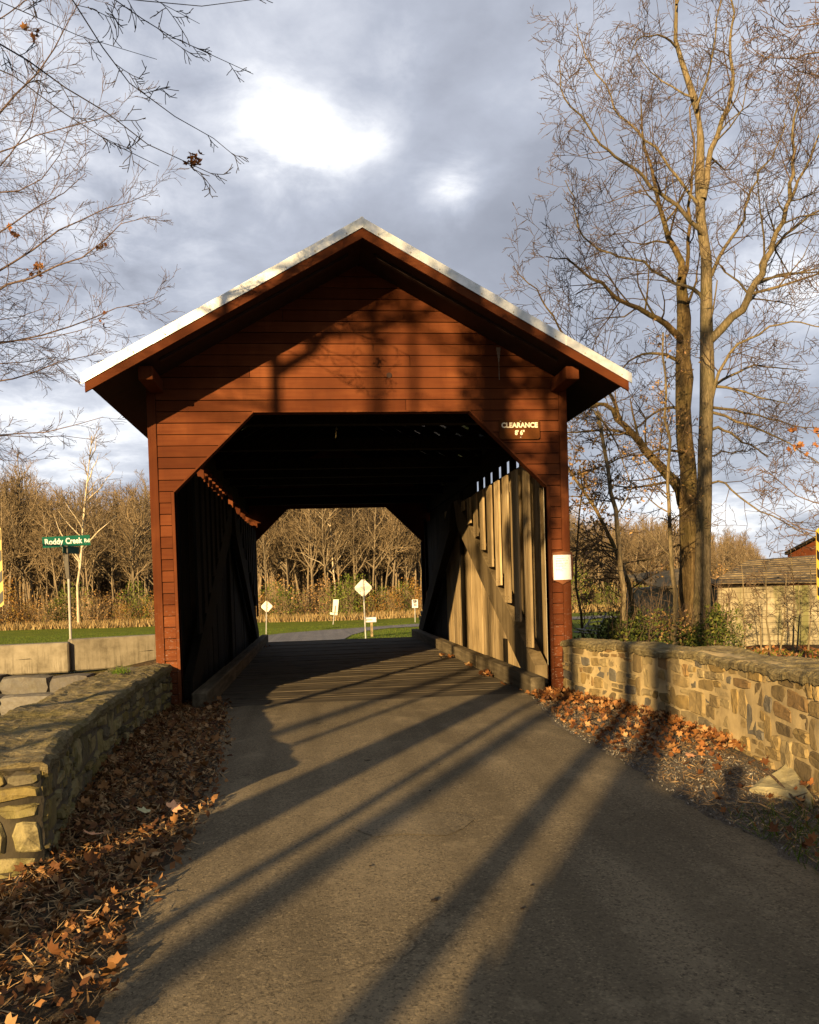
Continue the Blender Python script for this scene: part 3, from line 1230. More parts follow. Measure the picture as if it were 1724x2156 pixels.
# clearance sign: u 1050-1137, v 882-926
a = onY(1050, 884, -.03)
b = onY(1136, 925, -.03)
cs = empty('clearance_sign', ((a[0] + b[0]) / 2, -.045, b[2]), 'brown board reading CLEARANCE 8\'6" beside the bridge opening', 'sign')
mb = MB()
q, off = wordplate(a[0], b[0], b[2], a[2], -.048, .022, .016)
mb.prism(q, off)
mb.build('sign_panel', M['brown'], cs, bevel=.001)
cx, w_, h_ = (a[0] + b[0]) / 2, b[0] - a[0], a[2] - b[2]
text('lettering', 'CLEARANCE', .086, (cx, -.0505, b[2] + h_ * .70), (pi / 2, 0, 0), M['cream'], cs, sx=.96, bold=.003)
text('lettering', '8\' 6"', .080, (cx, -.0505, b[2] + h_ * .32), (pi / 2, 0, 0), M['cream'], cs, sx=.85, bold=.0025)
mb = MB()
for dz in (.9, .1):
    mb.tube([(cx + .01, -.053, b[2] + h_ * dz), (cx + .01, -.048, b[2] + h_ * dz)], .007, 8)
mb.build('bolt', M['galv'], cs)

# notice on a shield: u 1162-1202
a = onY(1163.5, 1169, -.04)
b = onY(1202, 1220, -.04)
nb = empty('notice_board', ((a[0] + b[0]) / 2, -.05, b[2]), 'white printed notice on a brown shield fixed to the right corner post', 'notice')
mb = MB()
cx = (a[0] + b[0]) / 2 + .005
wz = (b[0] - a[0]) / 2
sh = [(-wz * 1.20, .05), (-wz * 1.22, .22), (-wz * 1.1, .345), (0, .36), (wz * 1.1, .345), (wz * 1.22, .22), (wz * 1.24, .05), (wz * 1.05, -.01), (wz * .45, -.033), (0, -.062), (-wz * .45, -.033), (-wz * 1.05, -.01)]
mb.prism([(cx + x, -.056, b[2] + zz) for x, zz in sh], (0, .02, 0))
mb.build('shield_backing', M['shield'], nb, bevel=.002)
mb = MB()
mb.prism([(a[0], -.0625, b[2]), (b[0], -.0625, b[2]), (b[0] - .004, -.0625, a[2]), (a[0] - .003, -.0625, a[2])], (0, .005, 0))
mb.build('notice_sheet', M['white'], nb)
mb = MB()
H_ = a[2] - b[2]
rr = RS(2)
for t, wl in ((.95, .45), (.87, .85), (.855, .6), (.79, .8), (.765, .8), (.74, .4), (.68, .75), (.655, .8), (.63, .7), (.57, .75), (.54, .5), (.51, .6), (.44, .72), (.41, .4), (.36, .5)):
    x0 = a[0] + (b[0] - a[0]) * .14
    n = 9
    for j in range(n):
        if rr.rand() < .82 and j / n < wl * 1.1:
            xa = x0 + (b[0] - a[0]) * .76 * j / n
            mb.box(xa, xa + (b[0] - a[0]) * .065, -.0632, -.0625, b[2] + H_ * t - .002, b[2] + H_ * t + .002)
mb.build('print_lines', M['greyprint'], nb)

# ------------------------------------------------------------------ signs beyond and around


def diamond(u, v, ub, vb, half_u, label):
    g = G(ub, vb)
    dist = g[1] - CAM[1]
    c = onY(u, v, g[1])
    h = half_u / F_PX * dist * 1.0
    root = empty('diamond_sign', g, label, 'road sign', 'diamond road signs seen from behind')
    mb = MB()
    k = .14
    q = [(-h + h * k, -h * k), (-h * k, -h + h * k), (h * k, -h + h * k), (h - h * k, -h * k), (h - h * k, h * k), (h * k, h - h * k), (-h * k, h - h * k), (-h + h * k, h * k)]
    mb.prism([(c[0] + x, g[1] + .0, c[2] + zz) for x, zz in q], (0, .006, 0))
    mb.build('sign_panel', M['wsign'], root)
    mb = MB()
    mb.tube([(g[0], g[1] - .035, g[2] - .2), (c[0], g[1] - .035, c[2] + h * .85)], .03, 6)
    mb.build('sign_post', M['galv'], root)
    mb = MB()
    for dx, dz in ((.15, .75), (.25, .55), (.1, .35), (.72, -.2), (-.3, -.38), (-.32, -.6), (.12, -.2)):
        mb.tube([(c[0] + h * dx, g[1] - .012, c[2] + h * dz), (c[0] + h * dx, g[1] - .001, c[2] + h * dz)], h * .045, 6)
    mb.box(c[0] - h * .3, c[0] + h * .05, g[1] - .012, g[1] - .001, c[2] + h * .08, c[2] + h * .12)
    mb.build('bullet_marks', M['black'], root)


diamond(764.5, 1238, 770, 1347, 20.5, 'large white-backed diamond sign by the mailbox beyond the bridge')
diamond(561.5, 1277, 560, 1336, 13, 'small white-backed diamond sign on the left verge beyond the bridge')

# tilted rectangular sign
g = G(700, 1315)
root = empty('tilted_sign', g, 'leaning white rectangular sign in front of the far wood', 'road sign')
c0, c1 = onY(706, 1275, g[1]), onY(702.5, 1292, g[1])
k = (g[1] - CAM[1]) / F_PX
mb = MB()
q = [(c0[0] - 6.5 * k, c1[2] + 3.5 * k), (c0[0] + 4 * k, c1[2] + 2 * k), (c0[0] + 7.5 * k, c0[2] + 12.5 * k), (c0[0] - 4 * k, c0[2] + 13 * k)]
mb.prism([(x, g[1], zz) for x, zz in q], (0, .008, 0))
mb.build('sign_panel', M['wsign'], root)
mb = MB()
q = [(c1[0] - 8 * k, c1[2] - 1.5 * k), (c1[0] + 7.5 * k, c1[2] - 3.5 * k), (c1[0] + 8 * k, c1[2] + 1.5 * k), (c1[0] - 8 * k, c1[2] + 3 * k)]
mb.prism([(x, g[1] - .02, zz) for x, zz in q], (0, .008, 0))
mb.build('lower_plate', M['wsign'], root)
mb = MB()
mb.tube([(g[0], g[1] - .05, g[2] - .2), (c0[0], g[1] - .05, c0[2])], .035, 6)
mb.build('sign_post', M['galv'], root)

# mailbox
g = G(783, 1341)
c = onY(779, 1304.5, g[1])
k = (g[1] - CAM[1]) / F_PX
root = empty('mailbox', g, 'white mailbox on a wooden post beside the large diamond sign', 'mailbox')
mb = MB()
L_, H_ = 12.5 * k, 5.2 * k
prof = [(0, -H_), (.14, -H_), (.14, H_ * .3), (.11, H_ * .8), (.05, H_), (0, H_), (-.05, H_), (-.11, H_ * .8), (-.14, H_ * .3), (-.14, -H_)]
mb.prism([(c[0] - L_, c[1] + a_, c[2] + b_) for a_, b_ in prof], (2 * L_, 0, 0))
mb.build('mailbox_body', M['white'], root)
mb = MB()
for i in range(7):
    mb.box(c[0] - L_ * .9 + i * .05, c[0] - L_ * .9 + i * .05 + .035, c[1] - .143, c[1] - .141, c[2] - .03 - (i % 2) * .01, c[2] + .02)
mb.build('faded_marking', M['rust'], root)
mb = MB()
mb.box(g[0] - .05, g[0] + .05, g[1] - .05, g[1] + .05, g[2] - .2, c[2] - H_ - .001)
mb.build('post', M['wood'], root, bevel=.005)

# speed limit sign
g = G(874, 1310)
c = onY(873.5, 1271, g[1])
k = (g[1] - CAM[1]) / F_PX
root = empty('speed_limit_sign', g, 'white SPEED LIMIT 30 sign by the far right verge', 'road sign')
mb = MB()
wv, hv = 6.3 * k, 8.7 * k
mb.box(c[0] - wv, c[0] + wv, g[1] - .01, g[1], c[2] - hv, c[2] + hv)
mb.build('sign_panel', M['white'], root)
for body, sz, dz in (('SPEED', .19, .68), ('LIMIT', .19, .34), ('30', .40, -.34)):
    text('lettering', body, sz * hv / .42, (c[0], g[1] - .014, c[2] + dz * hv), (pi / 2, 0, 0), M['black'], root, sx=.85, bold=.008)
mb = MB()
mb.tube([(g[0], g[1] + .04, g[2] - .2), (c[0], g[1] + .04, c[2] + hv * .6)], .035, 6)
mb.build('sign_post', M['galv'], root)

# stone pier and grey panel by the far right jamb
root = empty('far_stone_pier', (2.36, 12.6, -.1), 'small dark stone pier at the far right end of the bridge', 'stone pier')
rr = random.Random(5)
for lev in range(6):
    for j in range(2):
        mb = MB()
        x0 = 2.22 + j * .2 + rr.uniform(-.02, .02) + (.05 if lev % 2 else 0)
        mb.box(x0, x0 + .19, 12.42, 12.9, -.1 + lev * .135, -.1 + lev * .135 + .125)
        mb.build('stone', M['stoneL'], root, bevel=.02)
root = empty('grey_roadside_panel', (2.45, 12.75, 0), 'plain grey upright panel just outside the far right jamb', 'sign')
a, b = onY(886, 1180, 12.75), onY(894, 1285, 12.75)
mb = MB()
mb.box(a[0], a[0] + .16, 12.75, 12.77, b[2], a[2] - .45)
mb.build('panel', M['darkpost'], root)
mb = MB()
mb.tube([(a[0] + .12, 12.8, -.2), (a[0] + .12, 12.8, a[2] - .5)], .02, 6)
mb.build('sign_post', M['darkpost'], root)

# street name sign ---------------------------------------------
YS = 9.35
g0 = onY(149, 1368, YS)
g0 = (g0[0], YS, float(gz(g0[0], YS)))
ss = empty('street_sign', g0, 'green street name sign reading Roddy Creek Rd on a leaning post', 'street sign')
top = onY(140, 1152, YS)
mid = onY(144.5, 1216, YS)
mb = MB()
mb.tube([(g0[0], YS, g0[2] - .1), mid], .03, 8)
mb.build('sign_post', M['galv'], ss)
mb = MB()
mb.beam((mid[0] - .01, YS - .03, mid[2] - .02), (top[0], YS - .03, top[2] + .03), .075, .05, (0, 1, 0))
mb.beam((mid[0] - .035, YS - .02, mid[2] - .02), (top[0] - .075, YS - .02, top[2] - .15), .02, .02, (0, 1, 0))
mb.build('upper_post', M['darkpost'], ss)
a, b = onY(89, 1142.5, YS - .1), onY(189.5, 1137, YS + .25)
a, b = Vector(a), Vector(b)
t = (b - a).normalized()
ang = atan2(t.y, t.x)
roll_ = math.asin(t.z)
n_ = Vector((t.y, -t.x, 0)).normalized()
u_ = t.cross(Vector((-n_.x, -n_.y, -n_.z))).normalized()
if u_.z < 0:
    u_ = -u_
hh = .122
mb = MB()
mb.prism([a - u_ * hh, b - u_ * hh, b + u_ * hh, a + u_ * hh], n_ * -.006)
mb.build('name_blade', M['green'], ss)
rotm = Matrix((t, u_, n_)).transposed().to_euler()
ln = (b - a).length
tx = text('lettering', 'Roddy', .185, tuple(a + t * ln * .235 + n_ * .0015), rotm, M['lett'], ss, sx=.80, bold=.0045)
tx = text('lettering', 'Creek', .185, tuple(a + t * ln * .65 + n_ * .0015), rotm, M['lett'], ss, sx=.74, bold=.0045)
tx = text('lettering', 'Rd', .12, tuple(a + t * ln * .93 - u_ * .01 + n_ * .0015), rotm, M['lett'], ss, sx=.9, bold=.002)
c = onY(141, 1157, YS)
mb = MB()
d2 = Vector((.35, .94, 0)).normalized()
pa, pb = Vector(c) - d2 * .16, Vector(c) + d2 * .42
mb.prism([pa - Vector((0, 0, .09)), pb - Vector((0, 0, .09)), pb + Vector((0, 0, .075)), pa + Vector((0, 0, .075))], (.006, 0, 0))
mb.build('cross_blade', M['green'], ss)

# striped markers at both edges of the frame -------------------


def marker(ue, v0, Yp, side, label):
    e = onY(ue, v0, Yp)
    x0, x1 = (e[0] - .305, e[0]) if side < 0 else (e[0], e[0] + .305)
    zt = e[2]
    zb = zt - .914
    gx_ = (x0 + x1) / 2
    g = float(gz(gx_, Yp))
    root = empty('hazard_marker', (gx_, Yp, g), label, 'road marker', 'striped hazard markers beside the bridge')
    q = [(x0 + .03, zb), (x1 - .03, zb), (x1, zb + .03), (x1, zt - .03), (x1 - .03, zt), (x0 + .03, zt), (x0, zt - .03), (x0, zb + .03)]
    mb = MB()
    mb.prism([(x, Yp, zz) for x, zz in q], (0, .004, 0))
    mb.build('marker_panel', M['yellow'], root)
    sl_ = -side
    for i in range(-1, 5):
        z0 = zb + i * .23
        p = [(x0 + .006, z0), (x1 - .006, z0 + .3 * (1 if side > 0 else 1) * (-1 if side > 0 else 1) + (.3 if side > 0 else 0)), (x1 - .006, z0 + .115 + (.3 if side < 0 else 0)), (x0 + .006, z0 + .115)]
        if side > 0:
            p = [(x0 + .006, z0 + .3), (x1 - .006, z0), (x1 - .006, z0 + .115), (x0 + .006, z0 + .415)]
        else:
            p = [(x0 + .006, z0), (x1 - .006, z0 + .3), (x1 - .006, z0 + .415), (x0 + .006, z0 + .115)]
        p = clip(p, (0, 1), zt - .006)
        p = clip(p, (0, -1), -(zb + .006)) if p else p
        if len(p) > 2:
            mb = MB()
            mb.prism([(x, Yp - .003, zz) for x, zz in p], (0, .002, 0))
            mb.build('stripe', M['black'], root)
    mb = MB()
    mb.box(gx_ - .03, gx_ + .03, Yp + .006, Yp + .04, g - .2, zt - .1)
    mb.build('sign_post', M['galv'], root)


marker(1.4, 1107, -.4, -1, 'black and yellow striped marker cut by the left edge of the photo')
marker(1717.5, 1112, -.4, 1, 'black and yellow striped marker cut by the right edge of the photo')


# ------------------------------------------------------------------ rubble packing
def pack(L_, Hf, n, seed, rmin, rmax, aniso=1.45):
    """weighted Voronoi cells over [0,L]x[0,H(s)]; returns polygons in (s,z)"""
    r = RS(seed)
    pts, rad = [], []
    tries = 0
    while len(pts) < n and tries < n * 60:
        tries += 1
        s_, z_ = r.rand() * L_, r.rand()
        z_ = z_ * Hf(s_)
        rr_ = rmin + (rmax - rmin) * r.rand() ** 2.0 * (1 if tries < n * 12 else .35)
        ok = True
        for (a, b), q in zip(pts, rad):
            if ((a - s_) / aniso) ** 2 + (b - z_) ** 2 < (q + rr_) ** 2 * .82:
                ok = False
                break
        if ok:
            pts.append((s_, z_))
            rad.append(rr_)
    out = []
    for i, (a, b) in enumerate(pts):
        H_ = Hf(a)
        poly = [(max(0, a - .5), 0), (min(L_, a + .5), 0), (min(L_, a + .5), Hf(min(L_, a + .5))), (max(0, a - .5), Hf(max(0, a - .5)))]
        for j, (c, d) in enumerate(pts):
            if j == i or abs(c - a) > 1.1:
                continue
            nx_, nz_ = (c - a) / aniso ** 2, (d - b)
            # power bisector in the scaled metric
            k = .5 * (((c * c - a * a) / aniso ** 2 + d * d - b * b) + rad[i] ** 2 - rad[j] ** 2)
            poly = clip(poly, (nx_, nz_), k)
            if len(poly) < 3:
                break
        if len(poly) >= 3:
            out.append(poly)
    return out


def courses(L_, Hf, seed, hmin, hmax, wmin, wmax):
    """rough courses of rubble: long flat stones, some split, some two courses high"""
    r = random.Random(seed)
    ph = [r.uniform(0, 6) for _ in range(40)]
    lines = [0.]
    Hm = max(Hf(L_ * t / 10) for t in range(11))
    while lines[-1] < Hm:
        lines.append(lines[-1] + r.uniform(hmin, hmax))

    def zl(k, s_):
        if k <= 0:
            return 0
        top = Hf(min(max(s_, 0), L_))
        z_ = lines[min(k, len(lines) - 1)] + .018 * sin(s_ * 2.3 + ph[k % 40]) + .012 * sin(s_ * 6.1 + ph[(k * 3) % 40])
        return min(z_, top)
    out = []
    skip = {}
    for k in range(len(lines) - 1):
        s_ = -r.uniform(0, wmax * .5)
        while s_ < L_:
            w_ = r.uniform(wmin, wmax) * (.55 if r.random() < .3 else 1)
            a, b = max(0, s_), min(L_, s_ + w_)
            s_ += w_
            if b - a < .04:
                continue
            if any(x0 < (a + b) / 2 < x1 for x0, x1 in skip.get(k, ())):
                continue
            up = 1
            if r.random() < .13 and k + 2 < len(lines):
                up = 2
                skip.setdefault(k + 1, []).append((a, b))
            j = lambda q=.014: r.uniform(-q, q)
            za, zb = zl(k, a), zl(k, b)
            zc, zd = zl(k + up, b), zl(k + up, a)
            if zc - zb < .028 or zd - za < .028:
                continue
            if up == 1 and zc - zb > .09 and r.random() < .18:
                zm = (za + zd) / 2 + j()
                m_ = a + (b - a) * r.uniform(.35, .65)
                out.append([(a, za), (b, zb), (b, zm), (a, zm)])
                out.append([(a, zm), (m_, zm), (m_, zl(k + 1, m_)), (a, zd)])
                out.append([(m_, zm), (b, zm), (b, zc), (m_, zl(k + 1, m_))])
                continue
            out.append([(a + j(), za), ((a + b) / 2 + j(), (za + zb) / 2 + j(.008)), (b + j(), zb), (b + j(.02), (zb + zc) / 2), (b + j(), zc), ((a + b) / 2 + j(.03), (zc + zd) / 2 + j(.010)), (a + j(), zd), (a + j(.02), (za + zd) / 2)])
    return out


def shrink_round(poly, gap, r, steps=2):
    cx = sum(p[0] for p in poly) / len(poly)
    cz = sum(p[1] for p in poly) / len(poly)
    # inset by half planes
    q = list(poly)
    n = len(poly)
    area = sum(poly[i][0] * poly[(i + 1) % n][1] - poly[(i + 1) % n][0] * poly[i][1] for i in range(n))
    sg = 1 if area > 0 else -1
    for i in range(n):
        a, b = poly[i], poly[(i + 1) % n]
        dx, dz = b[0] - a[0], b[1] - a[1]
        l = sqrt(dx * dx + dz * dz)
        if l < 1e-5:
            continue
        nx_, nz_ = dz / l * sg, -dx / l * sg
        q = clip(q, (nx_, nz_), nx_ * a[0] + nz_ * a[1] - gap * (.6 + .9 * r.random()))
        if len(q) < 3:
            return []
    for _ in range(steps):
        o = []
        m = len(q)
        for i in range(m):
            a, b = q[i], q[(i + 1) % m]
            t = .13 + .07 * r.random()
            o += [(a[0] + (b[0] - a[0]) * t, a[1] + (b[1] - a[1]) * t), (b[0] + (a[0] - b[0]) * t, b[1] + (a[1] - b[1]) * t)]
        q = o
        if len(q) > 18:
            break
    return q


def stone_mesh(poly, mapf, depth, bulge, r, edge=.88):
    """mapf(s,z,out)->world"""
    n = len(poly)
    cx = sum(p[0] for p in poly) / n
    cz = sum(p[1] for p in poly) / n
    v, f = [], []
    for sc_, out in ((1.0, -depth), (1.0, bulge * .25), (edge, bulge * .9)):
        for (a, b) in poly:
            v.append(mapf(cx + (a - cx) * sc_, cz + (b - cz) * sc_, out + (r.uniform(-1, 1) * bulge * .3 if sc_ < 1 else 0)))
    v.append(mapf(cx + r.uniform(-.01, .01), cz, bulge * r.uniform(.7, 1.2)))
    for k in range(2):
        for i in range(n):
            j = (i + 1) % n
            f.append((k * n + i, k * n + j, (k + 1) * n + j, (k + 1) * n + i))
    for i in range(n):
        f.append((2 * n + i, 2 * n + (i + 1) % n, 3 * n))
    return v, f


def add_stone(poly, mapf, depth, bulge, r, mat, parent, name='stone'):
    v, f = stone_mesh(poly, mapf, depth, bulge, r)
    mb = MB()
    mb.add(v, f)
    return mb.build(name, mat, parent, False)


def polyline(pts):
    P = np.array(pts, float)
    d = np.r_[0, np.cumsum(np.hypot(*(np.diff(P, axis=0).T)))]
    return P, d


def wall(name, path, width, hfun, side, seed, mat, mortar, capmat, label, nst, rmin, rmax, capn, zbase=-.12, end_stones=True, bul=(.003, .024)):
    """path: visible face line (x,y); side: +1 the wall body lies to +x of the face (normal -x)"""
    P, D = polyline(path)
    Lw = D[-1]

    def at(s_):
        x, y = np.interp(s_, D, P[:, 0]), np.interp(s_, D, P[:, 1])
        x2, y2 = np.interp(min(Lw, s_ + .05), D, P[:, 0]), np.interp(min(Lw, s_ + .05), D, P[:, 1])
        x1, y1 = np.interp(max(0, s_ - .05), D, P[:, 0]), np.interp(max(0, s_ - .05), D, P[:, 1])
        t = Vector((x2 - x1, y2 - y1, 0)).normalized()
        nrm = Vector((t.y, -t.x, 0))
        if nrm.x * side > 0:
            nrm = -nrm
        return Vector((x, y, 0)), nrm
    root = empty(name, (P[0][0] + side * width / 2, P[0][1], 0), label, 'stone wall', 'stone walls beside the road')

    def mapf(s_, z_, out):
        p, nr = at(s_)
        return p + nr * out + Vector((0, 0, z_ + zbase))
    rr_ = random.Random(seed)
    # core
    mb = MB()
    ns = 70
    v, f = [], []
    nz_ = 9
    for i in range(ns + 1):
        s_ = Lw * i / ns
        H_ = hfun(s_) - zbase
        p, nr = at(s_)
        for j in range(nz_):
            out = rr_.uniform(-.010, .010) + .003
            q = p + nr * out + Vector((0, 0, zbase + H_ * j / (nz_ - 1)))
            v.append(q)
        for j in range(nz_):
            q = p - nr * (width + rr_.uniform(-.01, .01)) + Vector((0, 0, zbase + H_ * (nz_ - 1 - j) / (nz_ - 1)))
            v.append(q)
    m = 2 * nz_
    for i in range(ns):
        for j in range(m):
            k = (j + 1) % m
            f.append((i * m + j, i * m + k, (i + 1) * m + k, (i + 1) * m + j))
    f.append(tuple(range(m)))
    f.append(tuple(range(ns * m, ns * m + m))[::-1])
    mb.add(v, f)
    mb.build('mortar_core', mortar, root, True)
    cells = courses(Lw, lambda s_: hfun(s_) - zbase - .02, seed, .062, .125, rmin, rmax)
    for c_ in cells:
        q = shrink_round(c_, .0075, rr_, 1)
        q = [(a_ + rr_.uniform(-.004, .004), b_ + rr_.uniform(-.004, .004)) for a_, b_ in q]
        if len(q) >= 3:
            b_ = rr_.uniform(*bul)
            add_stone(q, mapf, .03, b_, rr_, mat, root)
    # end faces
    for end in ((0, 1) if end_stones else ()):
        p, nr = at(0 if end == 0 else Lw)
        t = Vector((-nr.y, nr.x, 0))
        p2, _ = at(.3 if end == 0 else Lw - .3)
        outv = (p - p2).normalized()
        H_ = hfun(0 if end == 0 else Lw) - zbase

        def mapE(s_, z_, out, p=p, nr=nr, outv=outv):
            return p - nr * s_ + outv * out + Vector((0, 0, z_ + zbase))
        for c_ in courses(width, lambda s_: H_ - .02, seed + 5, .10, .20, .20, .42):
            q = shrink_round(c_, .006, rr_, 1)
            q = [(a_ + rr_.uniform(-.006, .006), b_ + rr_.uniform(-.006, .006)) for a_, b_ in q]
            if len(q) >= 3:
                add_stone(q, mapE, .03, rr_.uniform(.008, .03), rr_, mat, root)
    # rough layered top
    from mathutils import noise as nz
    ns, nt_ = int(Lw / .028), int((width + .07) / .028)
    v, f = [], []
    for i in range(ns + 1):
        s_ = Lw * i / ns
        p, nr = at(s_)
        rag = .018 * nz.noise((s_ * 9, seed, 0)) + .012 * nz.noise((s_ * 31, seed, 5))
        for j in range(nt_ + 1):
            t_ = (width + .07) * j / nt_
            a_ = nz.noise((s_ * 1.1 + 5, t_ * 3.2, seed)) * 1.4 + nz.noise((s_ * 4.2, t_ * 9, seed + 3)) * .7 + nz.noise((s_ * 12, t_ * 22, seed)) * .3
            st = math.floor(a_ * 4) / 4
            hh_ = .020 + .024 * st + .005 * nz.noise((s_ * 30, t_ * 50, 1))
            ed = min(t_, width + .07 - t_)
            hh_ -= .03 * max(0, 1 - ed / .04) ** 1.5
            off = t_ - .035 + (rag if j < nt_ / 2 else -rag) * (1 if j in (0, nt_) else .6)
            v.append(p - nr * off + Vector((0, 0, hfun(s_) + hh_)))
    for i in range(ns):
        for j in range(nt_):
            a_ = i * (nt_ + 1) + j
            f.append((a_, a_ + 1, a_ + nt_ + 2, a_ + nt_ + 1))
    nv = len(v)
    rim = [j for j in range(nt_ + 1)] + [i * (nt_ + 1) + nt_ for i in range(1, ns + 1)] + [ns * (nt_ + 1) + j for j in range(nt_ - 1, -1, -1)] + [i * (nt_ + 1) for i in range(ns - 1, 0, -1)]
    for k_, idx_ in enumerate(rim):
        v.append(Vector(v[idx_]) - Vector((0, 0, .035 + .02 * rr_.random())))
    for k_ in range(len(rim)):
        m_ = (k_ + 1) % len(rim)
        f.append((rim[k_], rim[m_], nv + m_, nv + k_))
    mb = MB()
    mb.add(v, f)
    mb.build('wall_top', capmat, root, False)
    return root
    cells = pack(Lw + .04, lambda s_: width + .06, capn, seed + 9, .07, .22, 1.2)

    def mapC(s_, t_, out):
        p, nr = at(min(max(s_, 0), Lw))
        return p - nr * (t_ - .035) + Vector((0, 0, hfun(min(max(s_, 0), Lw)) + out))
    for c_ in cells:
        q = shrink_round(c_, .0015, rr_, 0)
        # ragged slab edge: split each side and jitter
        q2 = []
        for a_, b_ in zip(q, q[1:] + q[:1]):
            l_ = sqrt((b_[0] - a_[0]) ** 2 + (b_[1] - a_[1]) ** 2)
            m_ = max(1, int(l_ / .06))
            for i_ in range(m_):
                t_ = i_ / m_
                q2.append((a_[0] + (b_[0] - a_[0]) * t_ + rr_.uniform(-.008, .008), a_[1] + (b_[1] - a_[1]) * t_ + rr_.uniform(-.009, .009)))
        q = q2
        if len(q) >= 3:
            b_ = rr_.uniform(.010, .030)
            v, f = stone_mesh(q, mapC, .025, b_, rr_, .93)
            mb = MB()
            mb.add(v, f)
            mb.build('cap_stone', capmat, root, False)
    return root


wallR_path = [(2.40, -.16), (2.56, -1.4), (2.69, -2.4), (2.70, -3.2), (2.63, -4.0), (2.50, -4.8), (2.36, -5.5), (2.2, -6.8), (2.1, -7.8)]
wall('stone_wall', wallR_path, .46, lambda s_: .66 + .11 * min(1, s_ / 5.2) + .012 * sin(s_ * 5), +1, 21, M['stoneR'], M['mortar'], M['capR'],
     'sunlit tan rubble stone wall right of the road with fallen leaves at its foot', 300, .13, .40, 46)
wallL_path = [(-2.42, .10), (-2.44, -1.4), (-2.38, -2.9), (-2.22, -4.7), (-2.03, -5.85)]
wall('stone_wall', wallL_path, .62, lambda s_: .53 + .012 * sin(s_ * 4) + .05 * max(0, (s_ - 3) / 3), -1, 33, M['stoneL'], M['mortarL'], M['capL'],
     'shaded mossy stone wall left of the road with a broad flat top', 290, .12, .34, 60, bul=(.006, .034))

# pale flat rock leaning at the foot of the right wall
r_ = random.Random(3)
root = None
pk = [(1578, 1668), (1600, 1650), (1640, 1640), (1668, 1622), (1676, 1640), (1690, 1660), (1712, 1690), (1708, 1702), (1660, 1686), (1620, 1676)]
base = [G(*q) for q in pk]
cx = sum(p[0] for p in base) / len(base)
cy = sum(p[1] for p in base) / len(base)
v = []
for ring, (s1, dz) in enumerate(((1.08, -.05), (1.0, .02), (.8, .05))):
    for p in base:
        v.append((cx + (p[0] - cx) * s1, cy + (p[1] - cy) * s1, p[2] + dz * .8 + (p[0] - cx) * .12 + r_.uniform(-.012, .012) + .02))
v.append((cx, cy, base[0][2] + .055))
n = len(base)
f = []
for k in range(2):
    for i in range(n):
        f.append((k * n + i, k * n + (i + 1) % n, (k + 1) * n + (i + 1) % n, (k + 1) * n + i))
for i in range(n):
    f.append((2 * n + i, 2 * n + (i + 1) % n, 3 * n))
mb = MB()
mb.add(v, f)
tag(mb.build('pale_rock', M['palerock'], None, False), 'flat pale yellow rock lying against the foot of the right stone wall', 'rock')

# ------------------------------------------------------------------ barriers and boulders on the far left bank


def barrier(u0, u1, vt0, vt1, vb0, vb1, Y0, Y1, label):
    a, b = Vector(onY(u0, vb0, Y0)), Vector(onY(u1, vb1, Y1))
    ta, tb = onY(u0, vt0, Y0), onY(u1, vt1, Y1)
    root = empty('concrete_barrier', tuple((a + b) / 2), label, 'barrier', 'concrete barriers on the far bank')
    d = (b - a)
    d.z = 0
    d.normalize()
    n_ = Vector((-d.y, d.x, 0))
    ha, hb = ta[2] - a.z, tb[2] - b.z
    mb = MB()

    def ring(p, h):
        return [p, p + n_ * .5, p + n_ * .5 + Vector((0, 0, h)), p + n_ * .02 + Vector((0, 0, h))]
    ra, rb_ = ring(a, ha), ring(b, hb)
    mb.add(ra + rb_, [(0, 1, 2, 3), (7, 6, 5, 4), (0, 4, 5, 1), (1, 5, 6, 2), (2, 6, 7, 3), (3, 7, 4, 0)])
    mb.build('barrier_body', M['concrete'], root, bevel=.03)
    mb = MB()
    c_ = (a * .4 + b * .6) + Vector((0, 0, ha * .5)) - n_ * .004
    mb.prism([c_, c_ + d * .35 + Vector((0, 0, .006)), c_ + d * .3 + Vector((0, 0, .02))], n_ * .003)
    mb.build('form_mark', M['gable_back'], root)


barrier(-140, 145.5, 1366, 1353, 1430, 1415.5, 8.7, 8.8, 'concrete barrier at the left edge of the photo, left of the sign post')
barrier(151, 380, 1347, 1334, 1413.5, 1398, 8.95, 9.9, 'concrete barrier between the street sign post and the bridge')

